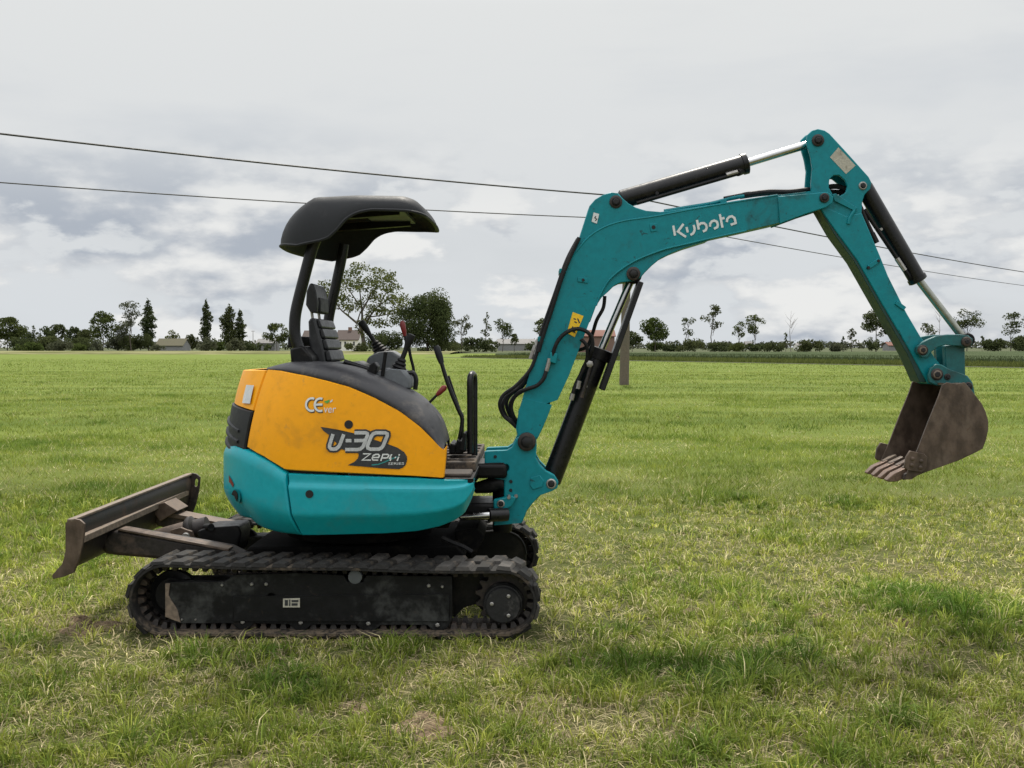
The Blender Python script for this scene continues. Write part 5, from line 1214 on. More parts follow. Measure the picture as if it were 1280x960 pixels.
HED = 'dark trees in the row at the far left'
TL_ = [
    ('broadleaf_tree', 'round dark tree cut by the left edge of the photo', 'tree', 4, 395, 436, 46, 430, 'round', 'leaf', None),
    ('hedgerow_tree', 'low dark tree beside the edge tree, first of the far left row', 'tree', 27, 411, 436, 22, 450, 'round', 'leaf_dark', HED),
    ('hedgerow_tree', 'pointed dark tree, second of the far left row', 'tree', 38, 406, 436, 17, 455, 'pine', 'leaf_dark', HED),
    ('hedgerow_tree', 'dark tree with broken top, third of the far left row', 'tree', 53, 406, 436, 22, 450, 'round', 'leaf_dark', HED),
    ('hedgerow_tree', 'tallest dark tree in the middle of the far left row', 'tree', 69, 404, 436, 24, 460, 'round', 'leaf_dark', HED),
    ('hedgerow_tree', 'dark ragged tree, fifth of the far left row', 'tree', 87, 407, 436, 22, 455, 'round', 'leaf_dark', HED),
    ('hedgerow_tree', 'dark tree ending the far left row beside the lollipop tree', 'tree', 104, 411, 436, 24, 450, 'round', 'leaf_dark', HED),
    ('broadleaf_tree', 'lollipop shaped green tree with bare stem on the left', 'tree', 125, 387, 436, 36, 400, 'round', 'leaf', None),
    ('sparse_tree', 'grey sparse low tree left of the tall thin trunk', 'tree', 152, 402, 436, 28, 405, 'airy', 'leaf_grey', None),
    ('sparse_tree', 'tall thin see-through tree beside the leftmost poplar', 'tree', 161, 376, 436, 28, 395, 'airy', 'leaf_grey', None),
    ('poplar_tree', 'leftmost dark columnar poplar leaning left at its top', 'tree', 183, 373, 436, 21, 410, 'poplar', 'leaf_dark', 'tall poplars on the left'),
    ('bush', 'dark bush at the foot of the leftmost poplar', 'bush', 172, 417, 437, 40, 405, 'bush', 'leaf_dark', None),
    ('broadleaf_tree', 'small olive round tree above the thatched roof', 'tree', 212, 410, 430, 19, 500, 'bush', 'leaf_light', None),
    ('bush', 'dark round bush left of the second poplar', 'bush', 238, 413, 437, 26, 410, 'bush', 'leaf_dark', None),
    ('poplar_tree', 'slender dark poplar standing alone, second from the left', 'tree', 256, 374, 436, 19, 410, 'poplar', 'leaf_dark', 'tall poplars on the left'),
    ('poplar_tree', 'broad dark poplar of the touching pair, the left one', 'tree', 285, 379, 436, 24, 405, 'poplar', 'leaf_dark', 'tall poplars on the left'),
    ('poplar_tree', 'lower poplar of the touching pair, the right one', 'tree', 298, 385, 436, 18, 408, 'poplar', 'leaf_dark', 'tall poplars on the left'),
    ('bush', 'grey green willow bush on the bank, leftmost of the bank bushes', 'bush', 70, 421, 440, 27, 300, 'bush', 'leaf_grey', 'bushes on the bank'),
    ('bush', 'grey green bush below the lollipop tree', 'bush', 118, 422, 440, 22, 300, 'bush', 'leaf_grey', 'bushes on the bank'),
    ('bush', 'small pale bush in front of the thatched roof', 'bush', 193, 429, 440, 16, 300, 'bush', 'leaf_grey', 'bushes on the bank'),
    ('bush', 'grey green bush below the second poplar', 'bush', 257, 419, 440, 23, 300, 'bush', 'leaf_grey', 'bushes on the bank'),
    ('bush', 'grey green bush below the touching pair of poplars', 'bush', 291, 422, 440, 24, 300, 'bush', 'leaf_grey', 'bushes on the bank'),
    ('bush', 'dark low bush left of the grey shed', 'bush', 321, 424, 440, 9, 300, 'bush', 'leaf_dark', 'bushes on the bank'),
    ('bush', 'dark low bush in front of the grey shed', 'bush', 333, 426, 440, 12, 300, 'bush', 'leaf_dark', 'bushes on the bank'),
    ('bush', 'low dark scrub at the far left of the bank', 'bush', 32, 427, 440, 30, 310, 'bush', 'leaf', 'bushes on the bank'),
    ('bush', 'low scrub between the two leftmost bank bushes', 'bush', 93, 428, 440, 20, 310, 'bush', 'leaf', 'bushes on the bank'),
    ('broadleaf_tree', 'round green tree just left of the canopy post', 'tree', 345, 403, 437, 31, 380, 'round', 'leaf', None),
    ('bush', 'dark bush at the foot of the large open tree', 'bush', 446, 425, 441, 24, 225, 'bush', 'leaf_dark', None),
    ('bush', 'rounded dark bush right of the large open tree trunk', 'bush', 478, 411, 441, 52, 235, 'bush', 'leaf_dark', None),
    ('broadleaf_tree', 'dense wide dark willow tree behind the joysticks', 'tree', 534, 367, 441, 74, 240, 'willow', 'leaf_dark', None),
    ('sparse_tree', 'thin see-through tree right of the dense willow', 'tree', 577, 393, 437, 24, 300, 'airy', 'leaf_grey', None),
    ('pine_tree', 'slim dark conifer with flat tiers, left of the pair', 'tree', 608, 389, 437, 20, 330, 'pine', 'leaf_dark', None),
    ('broadleaf_tree', 'lower wider tree right of the slim conifer', 'tree', 628, 400, 437, 26, 330, 'airy', 'leaf_dark', None),
    ('bush', 'dark bush under the thin tree', 'bush', 566, 423, 439, 22, 300, 'bush', 'leaf_dark', 'bushes at the field edge'),
    ('bush', 'dark bush between the thin tree and the slim conifer', 'bush', 588, 417, 439, 22, 305, 'bush', 'leaf_dark', 'bushes at the field edge'),
    ('bush', 'dark bush under the slim conifer', 'bush', 609, 419, 439, 26, 305, 'bush', 'leaf_dark', 'bushes at the field edge'),
    ('broadleaf_tree', 'small dark tree in front of the long grey barn', 'tree', 643, 416, 438, 13, 310, 'round', 'leaf_dark', None),
    ('broadleaf_tree', 'green tree half hidden behind the left edge of the boom', 'tree', 677, 395, 438, 24, 330, 'round', 'leaf', None),
    ('bush', 'low bush beside the left edge of the boom', 'bush', 664, 424, 439, 16, 300, 'bush', 'leaf_dark', 'bushes at the field edge'),
    ('broadleaf_tree', 'dark round tree just right of the power pole', 'tree', 790, 413, 437, 24, 330, 'round', 'leaf_dark', None),
    ('broadleaf_tree', 'wide open green tree, first tall tree right of the power pole', 'tree', 818, 396, 437, 38, 340, 'round', 'leaf', None),
    ('sparse_tree', 'slim tree with a bare side limb, second right of the power pole', 'tree', 859, 395, 437, 17, 340, 'airy', 'leaf_dark', None),
    ('sparse_tree', 'tallest airy tree with a long bare trunk right of the boom cylinder', 'tree', 890, 380, 437, 25, 345, 'airy', 'leaf_dark', None),
    ('sparse_tree', 'small airy tree, left of the close pair', 'tree', 922, 401, 437, 18, 350, 'airy', 'leaf', None),
    ('sparse_tree', 'wider airy tree, right of the close pair', 'tree', 943, 393, 437, 27, 350, 'airy', 'leaf', None),
    ('dead_tree', 'bare dead tree with upright twigs left of the arm', 'tree', 987, 386, 437, 18, 345, 'dead', 'leaf', None),
    ('pine_tree', 'small conifer at the foot of the dead tree', 'tree', 980, 416, 437, 12, 345, 'pine', 'leaf_dark', None),
    ('bush', 'dark bush under the slim tree right of the boom cylinder', 'bush', 864, 421, 438, 30, 330, 'bush', 'leaf_dark', 'bushes along the far field'),
    ('bush', 'low dark bush under the tallest airy tree', 'bush', 898, 427, 438, 26, 330, 'bush', 'leaf_dark', 'bushes along the far field'),
    ('bush', 'low bush beside the power pole bushes, leftmost behind the crop', 'bush', 838, 428, 438, 22, 335, 'bush', 'leaf_dark', 'bushes along the far field'),
    ('bush', 'long dark bush left of the dead tree', 'bush', 966, 426, 438, 24, 330, 'bush', 'leaf_dark', 'bushes along the far field'),
    ('bush', 'long dark bush right of the dead tree', 'bush', 1012, 424, 438, 34, 330, 'bush', 'leaf_dark', 'bushes along the far field'),
    ('sparse_tree', 'thin small tree left of the arm', 'tree', 1062, 409, 437, 11, 345, 'airy', 'leaf_grey', None),
    ('pine_tree', 'tiny conifer left of the thin small tree', 'tree', 1051, 420, 437, 8, 345, 'pine', 'leaf_dark', None),
    ('broadleaf_tree', 'tall dark layered tree touching the left side of the arm', 'tree', 1092, 386, 437, 40, 335, 'round', 'leaf_dark', None),
    ('bush', 'round dark bush below the layered tree by the arm', 'bush', 1086, 420, 438, 18, 325, 'bush', 'leaf_dark', 'bushes along the far field'),
    ('dead_tree', 'bare thin tree seen between the arm and the bucket rod', 'tree', 1170, 388, 437, 16, 345, 'dead', 'leaf', None),
    ('sparse_tree', 'low ragged tree seen between the arm and the bucket rod', 'tree', 1156, 404, 437, 18, 345, 'airy', 'leaf_dark', None),
    ('broadleaf_tree', 'tall open tree just right of the bucket rod', 'tree', 1204, 385, 437, 36, 340, 'airy', 'leaf_dark', None),
    ('pine_tree', 'small conifer right of the bucket linkage', 'tree', 1223, 420, 437, 13, 345, 'pine', 'leaf_dark', None),
    ('sparse_tree', 'airy tree with a bare stem, second from the right edge', 'tree', 1258, 391, 437, 25, 340, 'airy', 'leaf_dark', None),
    ('broadleaf_tree', 'dark tree cut by the right edge of the photo', 'tree', 1285, 382, 437, 26, 340, 'round', 'leaf_dark', None),
    ('bush', 'dark bush left of the airy tree near the right edge', 'bush', 1240, 423, 438, 34, 325, 'bush', 'leaf_dark', 'bushes along the far field'),
    ('bush', 'dark bush at the right edge of the photo', 'bush', 1272, 417, 438, 34, 325, 'bush', 'leaf_dark', 'bushes along the far field'),
    ('bush', 'dark low scrub between the wide open tree and the slim tree', 'bush', 822, 427, 438, 26, 345, 'bush', 'leaf', 'bushes along the far field'),
    ('bush', 'low scrub under the close pair of airy trees, left half', 'bush', 921, 428, 438, 30, 345, 'bush', 'leaf', 'bushes along the far field'),
    ('bush', 'low scrub under the close pair of airy trees, right half', 'bush', 946, 428, 438, 26, 345, 'bush', 'leaf_dark', 'bushes along the far field'),
    ('bush', 'low pale scrub left of the thin small tree', 'bush', 1042, 428, 438, 26, 345, 'bush', 'leaf_grey', 'bushes along the far field'),
    ('bush', 'dense scrub under the dark row, left half', 'bush', 20, 421, 438, 40, 420, 'bush', 'leaf_dark', HED),
    ('bush', 'dense scrub under the dark row, middle', 'bush', 56, 420, 438, 40, 425, 'bush', 'leaf_dark', HED),
    ('bush', 'dense scrub under the dark row, right half', 'bush', 96, 421, 438, 44, 425, 'bush', 'leaf_dark', HED),
    ('bush', 'grey scrub around the stem of the tall thin tree', 'bush', 148, 417, 438, 34, 410, 'bush', 'leaf_grey', None),
    ('bush', 'scrub between the second poplar and the poplar pair', 'bush', 272, 422, 438, 26, 415, 'bush', 'leaf', None),
    ('bush', 'low scrub right of the poplar pair', 'bush', 309, 425, 438, 22, 415, 'bush', 'leaf_dark', None),
    ('bush', 'low scrub beneath the dense willow tree', 'bush', 548, 424, 441, 40, 250, 'bush', 'leaf_dark', None),
]
for t_ in TL_: tree(*t_[:11])

# the large open tree: forked limbs that show through a thin crown
def open_tree():
    dist = 245; m = (dist + DCAM) / FPX; base = ground_at(453, dist)
    rt = thing('broadleaf_tree', base, 'large open tree with forked trunk and thin yellow green crown behind the seat', 'tree')
    def Q(px, py, dy=0): return Vector(((px - 665) * (dist + DCAM) / FPX, dist + dy, HCAM + (434 - py) * m))
    limbs = [([(453, 442), (453, 428), (450, 414), (446, 404)], .55, .38), ([(446, 404), (436, 396), (424, 386), (415, 372)], .32, .10), ([(450, 414), (452, 396), (450, 374), (446, 350)], .38, .08),
             ([(452, 412), (462, 396), (474, 382), (490, 372)], .32, .08), ([(462, 396), (480, 394), (500, 390)], .18, .05), ([(451, 392), (462, 370), (470, 350)], .22, .06), ([(448, 380), (436, 362), (428, 346)], .2, .05),
             ([(446, 404), (452, 386), (466, 366)], .2, .05), ([(424, 386), (412, 382), (404, 372)], .14, .04), ([(474, 382), (484, 362), (490, 352)], .16, .04)]
    mb = MB(); ends = []
    for k, (pts, r0, r1) in enumerate(limbs):
        dy = RNG.normal() * 2.5; n = len(pts); q = [Q(a, b, dy * i / n) for i, (a, b) in enumerate(pts)]
        q = spline(q, 4); mb.tube(q, [r0 + (r1 - r0) * i / (len(q) - 1) for i in range(len(q))], 6); ends.append(q[-1])
        for j in range(3):
            s = q[int(len(q) * (.45 + .2 * j)) - 1]; e_ = s + Vector((RNG.normal() * 2.0, RNG.normal() * 2.0, 1.2 + 1.6 * RNG.random())); mb.tube([s, s.lerp(e_, .5) + Vector((0, 0, -.2)), e_], [r1 * 1.0, r1 * .7, r1 * .4], 5); ends.append(e_)
    mk('trunk', mb, M['bark'], rt)
    C = [Q(a, b, RNG.normal() * 3.5) for a, b in ((455, 336), (442, 342), (470, 340), (432, 352), (485, 350), (460, 352), (446, 360), (474, 358), (494, 362), (422, 362), (408, 356), (404, 366), (500, 372), (508, 380), (486, 374),
         (464, 372), (430, 374), (440, 384), (496, 388), (480, 390), (420, 380), (470, 388), (506, 394), (412, 372), (458, 402), (490, 402), (474, 404))]
    C = [tuple(c) for c in C] + [tuple(e_) for e_ in ends]
    Rd = [(2.0 + RNG.random() * 1.0,) * 2 + (1.3,)] * 27 + [(1.1, 1.1, .9)] * len(ends)
    V, T = leaf_cloud(C, Rd, [150] * 27 + [34] * len(ends), .42, hollow=.1)
    me = np_mesh('crown', V - np.array(base), 4, T, M['leaf_light']); o = bpy.data.objects.new('crown', me); COL.objects.link(o); o.parent = rt
open_tree()

# distant wood lines that read as one mass
def wood_line(px0, px1, dist, h0, h1, mat):
    m = (dist + DCAM) / FPX; V, T = [], []; C, Rd = [], []
    x = px0
    while x < px1:
        w_ = 5 + 7 * RNG.random(); h = (h0 + (h1 - h0) * RNG.random()) * m; g = ground_at(x, dist + RNG.normal() * 12)
        C.append((g.x, g.y, h * .5)); Rd.append((w_ * m * .75, w_ * m * .75, h * .5)); x += w_ * .8
    return C, Rd
V_, T_ = [], []
for a, b, dist, h0, h1 in ((-420, 150, 520, 12, 22), (150, 420, 560, 8, 15), (560, 800, 600, 7, 15), (780, 1700, 900, 7, 12)):
    C, Rd = wood_line(a, b, dist, h0, h1, 'leaf'); v, t_ = leaf_cloud(C, Rd, [70] * len(C), 1.5 * (dist / FPX) * 1.6); V_.append(v); T_.append(t_)
V_ = np.concatenate(V_); V_[:, 2] = np.maximum(V_[:, 2], .05)
me = np_mesh('distant_woods', V_, 4, np.concatenate(T_), M['leaf_grey']); o = bpy.data.objects.new('distant_woods', me); COL.objects.link(o)  # pale grey-green leaves put the far haze into the woods' colour
o['kind'] = 'stuff'; o['label'] = 'pale far woods along the horizon behind the trees'; o['category'] = 'woods'

# ------------------------------------------------------------------ houses far off
def house(name, label, px0, px1, y_eave, y_ridge, dist, depth, wall, roof, windows=(), gable_side=False, chimney=None, cat='house'):
    m = (dist + DCAM) / FPX; a, b = ground_at(px0, dist), ground_at(px1, dist); he = HCAM + (434 - y_eave) * m; hr = HCAM + (434 - y_ridge) * m
    rt = thing(name, ((a.x + b.x) / 2, dist, 0), label, cat)
    mb = MB(); mb.box((a.x, dist, -.2), (b.x, dist + depth, he)); 
    mb.add([(a.x + .02, dist + .02, he), (a.x + .02, dist + depth - .02, he), (a.x + .02, dist + depth / 2, hr - .15), (b.x - .02, dist + .02, he), (b.x - .02, dist + depth - .02, he), (b.x - .02, dist + depth / 2, hr - .15)], [(0, 1, 2), (3, 5, 4)])
    mk('wall', mb, M[wall], rt)
    e_ = .35; mb = MB(); t = .18
    sl = (hr - he) / (depth / 2)
    mb.add([(a.x - e_, dist - e_, he - sl * e_), (b.x + e_, dist - e_, he - sl * e_), (b.x + e_, dist + depth / 2, hr), (a.x - e_, dist + depth / 2, hr), (b.x + e_, dist + depth + e_, he - sl * e_), (a.x - e_, dist + depth + e_, he - sl * e_),
            (a.x - e_, dist - e_, he - sl * e_ + t), (b.x + e_, dist - e_, he - sl * e_ + t), (b.x + e_, dist + depth / 2, hr + t), (a.x - e_, dist + depth / 2, hr + t), (b.x + e_, dist + depth + e_, he - sl * e_ + t), (a.x - e_, dist + depth + e_, he - sl * e_ + t)],
           [(3, 2, 1, 0), (5, 4, 2, 3), (6, 7, 8, 9), (9, 8, 10, 11), (0, 1, 7, 6), (4, 5, 11, 10), (0, 6, 9, 3), (3, 9, 11, 5), (1, 2, 8, 7), (2, 4, 10, 8)])
    rf = mk('roof', mb, M[roof], rt)
    if chimney:
        c = ground_at(chimney, dist); mb = MB(); mb.box((c.x - .5, dist + depth / 2 - .5, hr - .6), (c.x + .5, dist + depth / 2 + .5, hr + 1.0)); mk('chimney', mb, M['brick'], rf)
    for wx, wy0, wy1, ww in windows:
        c = ground_at(wx, dist); z0, z1 = HCAM + (434 - wy1) * m, HCAM + (434 - wy0) * m
        mb = MB(); mb.box((c.x - ww * m / 2 - .1, dist - .06, z0 - .1), (c.x + ww * m / 2 + .1, dist, z1 + .1)); wo = mk('window', mb, M['render'], rt)
        mb = MB(); mb.box((c.x - ww * m / 2, dist - .08, z0), (c.x + ww * m / 2, dist - .055, z1)); mk('pane', mb, M['glass'], wo)
    return rt
house('farmhouse', 'white house with brown roof and chimney right of the seat', 420, 447, 424.5, 413, 300, 9, 'render', 'roofbrown', ((425, 427, 432, 2.2), (431, 427, 432, 2.2), (442, 427, 432, 2.2)), chimney=434)
house('farmhouse', 'reddish roofed house between the canopy posts', 377, 404, 424, 413.5, 310, 9, 'greywall', 'roofbrown', ((382, 427, 431, 2), (390, 427, 431, 2)))
house('barn', 'red tiled barn seen between boom and boom cylinder', 724, 768, 420.5, 413, 300, 10, 'brick', 'rooftile', (), cat='barn')
house('barn', 'long grey low barn left of the boom', 622, 668, 430, 424, 420, 12, 'greywall', 'roofgrey', (), cat='barn')
house('cottage', 'low cottage with mossy thatched roof behind the bank bushes', 192, 226, 432, 423.5, 380, 9, 'greywall', 'roofmoss', ((199, 433, 436, 2),), cat='cottage')
house('shed', 'small grey shed beside the round tree left of the canopy', 319, 342, 429, 424, 385, 8, 'greywall', 'roofgrey', (), cat='shed')
house('chapel', 'tiny white building far off below the airy tree pair', 931, 939, 431, 427, 600, 6, 'render', 'roofgrey', (), cat='house')
house('farmhouse', 'low pale house behind the dark bush right of the dead tree', 995, 1003, 432, 429, 520, 8, 'render', 'roofgrey', ())
house('farmhouse', 'low red roofed house beside the layered tree by the arm', 1108, 1122, 432, 428, 430, 8, 'greywall', 'rooftile', ())
g = ground_at(315, 420); mb = MB(); LP = thing('far_utility_pole', g, 'thin far post between the poplar pair and the grey shed', 'post')  # distant utility pole with a crossarm, no lamp on it
mb.tube([(g.x, g.y, 0), (g.x, g.y, 8.0)], [.16, .10], 6); mk('shaft', mb, M['concrete'], LP)
mb = MB(); mb.beam((g.x - .8, g.y, 7.8), (g.x + .8, g.y, 7.8), .12, .12); mk('crossarm', mb, M['concrete'], LP)

# ------------------------------------------------------------------ crop field, ditch and verge behind the meadow on the right
E0, E1 = G(600, 447.8), G(1400, 462.5)            # the edge of the mown meadow
dirE = (E1 - E0).normalized(); nE = Vector((-dirE.y, dirE.x, 0)); nE = nE if nE.y > 0 else -nE
mb = MB(); hC = .62
def edge(t, back): p = E0.lerp(E1, t) + nE * back; return p
nb_ = 60; rows = []
for back, z in ((9.0, .01), (9.4, hC * .8), (10.5, hC), (60, hC), (700, hC * .9)):
    rows.append([(edge(k / nb_ * 1.6 - .15, back).x + 0, edge(k / nb_ * 1.6 - .15, back).y, z) for k in range(nb_ + 1)])
mb.grid(rows)
m_, t = new_mat('crop_top'); pos = t.n('ShaderNodeNewGeometry').outputs['Position']
nz = t.noise(t.mapping(pos, scale=(.3, .05, 1)), 1.0, 5, .6); fz = t.noise(pos, 3.0, 4, .7)
c = t.mix(t.smooth(nz, .3, .7), (.060, .080, .044), (.095, .118, .066)); c = t.mix(t.smooth(fz, .35, .75, 0, .6), c, (.04, .055, .025))
p = t.n('ShaderNodeBsdfPrincipled'); t.l(c, p.inputs[0]); p.inputs['Roughness'].default_value = 1; p.inputs['Specular IOR Level'].default_value = 0
bn = t.n('ShaderNodeBump'); bn.inputs['Distance'].default_value = .3; t.l(fz, bn.inputs['Height']); t.l(bn.outputs[0], p.inputs['Normal'])
t.l(p.outputs[0], t.n('ShaderNodeOutputMaterial').inputs[0]); M['crop_top'] = m_
cf = mk('crop_field', mb, M['crop_top'], kind='stuff'); cf['label'] = 'darker standing crop field beyond the ditch on the right'; cf['category'] = 'crop'

def blade_np(P0, h, wd, lean_amt, rng, segs=2, la=None):
    """blades at points P0 (n,3): height h, width wd (n,)"""
    n = len(P0); az = rng.random(n) * 2 * np.pi; la = rng.random(n) * 2 * np.pi if la is None else la
    side = np.stack([np.cos(az), np.sin(az), np.zeros(n)], 1); ld = np.stack([np.cos(la), np.sin(la), np.zeros(n)], 1)
    lean_ = lean_amt[:, None] * h[:, None]
    up = np.array([0, 0, 1.0])
    if segs == 1:
        return np.stack([P0 - side * wd[:, None] / 2, P0 + side * wd[:, None] / 2, P0 + up * h[:, None] + ld * lean_], 1)
    m1 = P0 + up * (h * .58)[:, None] + ld * lean_ * .30
    a, b = P0 - side * wd[:, None] / 2, P0 + side * wd[:, None] / 2; c, d = m1 + side * wd[:, None] * .40, m1 - side * wd[:, None] * .40
    hh = h * np.clip(1.05 - .35 * lean_amt, .35, 1)
    tip = P0 + up * hh[:, None] + ld * lean_
    return np.stack([a, b, c, d, tip], 1)

def tuft_strip(name, n, back0, back1, h0, h1, mat, label, cat, wd, rng, t0=-.1, t1=1.3):
    tt = t0 + (t1 - t0) * rng.random(n); bb = back0 + (back1 - back0) * rng.random(n)
    P0 = np.array([tuple(edge(a, b)) for a, b in zip(tt, bb)]); h = h0 + (h1 - h0) * rng.random(n) ** 1.5; wv = wd * (.6 + .8 * rng.random(n))
    V = blade_np(P0, h, wv, .2 + .5 * rng.random(n), rng, 1).reshape(-1, 3); T = np.repeat(np.clip(rng.normal(.5, .25, n), 0, 1), 3)
    me = np_mesh(name, V, 3, T, M[mat]); o = bpy.data.objects.new(name, me); COL.objects.link(o); o['kind'] = 'stuff'; o['label'] = label; o['category'] = cat
rg = np.random.default_rng(5)
tuft_strip('verge_grass', 26000, 1.4, 7.5, .15, .50, 'verge', 'lighter uncut grass strip between ditch and crop', 'grass', .16, rg)
tuft_strip('crop_edge', 26000, 8.6, 14, .5, .80, 'crop', 'ragged front edge of the standing crop', 'crop', .16, rg)
mb = MB(); mb.grid([[(*edge(k / 40 * 1.6 - .2, b).xy, z) for k in range(41)] for b, z in ((-.1, .02), (.35, .045), (.9, .045), (1.3, .02))])
m_, t = new_mat('ditch_soil'); p = t.n('ShaderNodeBsdfPrincipled'); pos = t.n('ShaderNodeNewGeometry').outputs['Position']; t.l(t.mix(t.noise(pos, 2.5, 4), (.022, .026, .010), (.055, .06, .024)), p.inputs[0]); p.inputs['Roughness'].default_value = 1
t.l(p.outputs[0], t.n('ShaderNodeOutputMaterial').inputs[0]); dt = mk('ditch', mb, m_, kind='structure')
# bank on the left: paler strip of rough grass at the end of the meadow
mb = MB(); rows = []
for dist, z in ((205, .01), (215, .35), (228, .5), (262, .5), (300, .2)): rows.append([(ground_at(-200 + 70 * k, 225).x, dist + 3 * math.sin(k * 1.7), z) for k in range(12)])
mb.grid(rows); m_, t = new_mat('rough_grass_bank'); pos = t.n('ShaderNodeNewGeometry').outputs['Position']; p = t.n('ShaderNodeBsdfPrincipled')
nz = t.noise(t.mapping(pos, scale=(.06, .25, 1)), 1.0, 5, .65); t.l(t.mix(t.smooth(nz, .38, .62), (.075, .085, .032), (.24, .23, .125)), p.inputs[0]); p.inputs['Roughness'].default_value = 1
p.inputs['Specular IOR Level'].default_value = 0; t.l(p.outputs[0], t.n('ShaderNodeOutputMaterial').inputs[0]); mk('grass_bank', mb, m_, kind='structure')

# ------------------------------------------------------------------ meadow grass
def vnoise(x, y, seed):
    r = np.random.default_rng(seed).random((256, 256)); xi, yi = np.floor(x).astype(int), np.floor(y).astype(int); fx, fy = x - xi, y - yi
    fx, fy = fx * fx * (3 - 2 * fx), fy * fy * (3 - 2 * fy); g = lambda a, b: r[a % 256, b % 256]
    return (g(xi, yi) * (1 - fx) + g(xi + 1, yi) * fx) * (1 - fy) + (g(xi, yi + 1) * (1 - fx) + g(xi + 1, yi + 1) * fx) * fy
def fbm(x, y, s, seed): return .5 * vnoise(x * s, y * s, seed) + .3 * vnoise(x * s * 2.1, y * s * 2.1, seed + 1) + .2 * vnoise(x * s * 4.3, y * s * 4.3, seed + 2)

# turf features; green spots on the right paint in the boom and bucket shadows: (pixel x, pixel y, radius m, kind)
SPOTS = [(525, 905, .085, 'bare'), (540, 918, .07, 'bare'), (445, 885, .06, 'bare'), (112, 787, .10, 'hole'), (100, 778, .07, 'hole'), (866, 764, .05, 'bare'), (1128, 781, .07, 'hole'), (1030, 772, .06, 'bare'), (1120, 597, .15, 'hole'),
         (365, 868, .25, 'lush_shade'), (330, 820, .2, 'lush_shade'), (240, 830, .22, 'lush_shade'), (470, 815, .22, 'lush_shade'), (560, 815, .2, 'lush_shade'), (880, 840, .25, 'lush_shade'), (790, 845, .3, 'lush_shade'), (1010, 820, .3, 'lush_shade'), (1190, 778, .38, 'lush_shade'), (1130, 745, .35, 'lush_shade'), (700, 850, .25, 'lush_shade'),
         (40, 800, .25, 'lush_shade'), (760, 790, .2, 'lush_shade'), (200, 680, .3, 'lush_shade'), (640, 930, .2, 'lush_shade')]
SP = [(G(a, b), r, k) for a, b, r, k in SPOTS]
rs = np.random.default_rng(4)
M['soil'] = surface('bare_soil', (.13, .095, .06), .95, dirt=(.32, .26, .16), dirt_amt=.8, dirt_scale=9, var=.4, bump=.8, bump_scale=60, spec=.1)
for c_, r, k in SP:
    if k == 'lush_shade': continue
    mb = MB(); n1_, n2_ = 7, 22; rows = []; ph = rs.random(6) * 6.28
    for i_ in range(n1_ + 1):
        row = []
        for j_ in range(n2_):
            a = 2 * math.pi * j_ / n2_; rr_ = r * 1.25 * (i_ / n1_) * (1 + .25 * math.sin(2 * a + ph[0]) + .18 * math.sin(3 * a + ph[1]) + .1 * math.sin(5 * a + ph[2]))
            zz_ = (.004 if i_ < n1_ else -.01) + (.016 * rs.random() if k == 'bare' else .034 * rs.random()) * (1 - (i_ / n1_) ** 2)
            row.append((c_.x + rr_ * math.cos(a), c_.y + rr_ * math.sin(a) * 1.1, zz_))
        rows.append(row)
    mb.grid(rows, close=True); mk('soil_patch', mb, M['soil'], kind='structure')
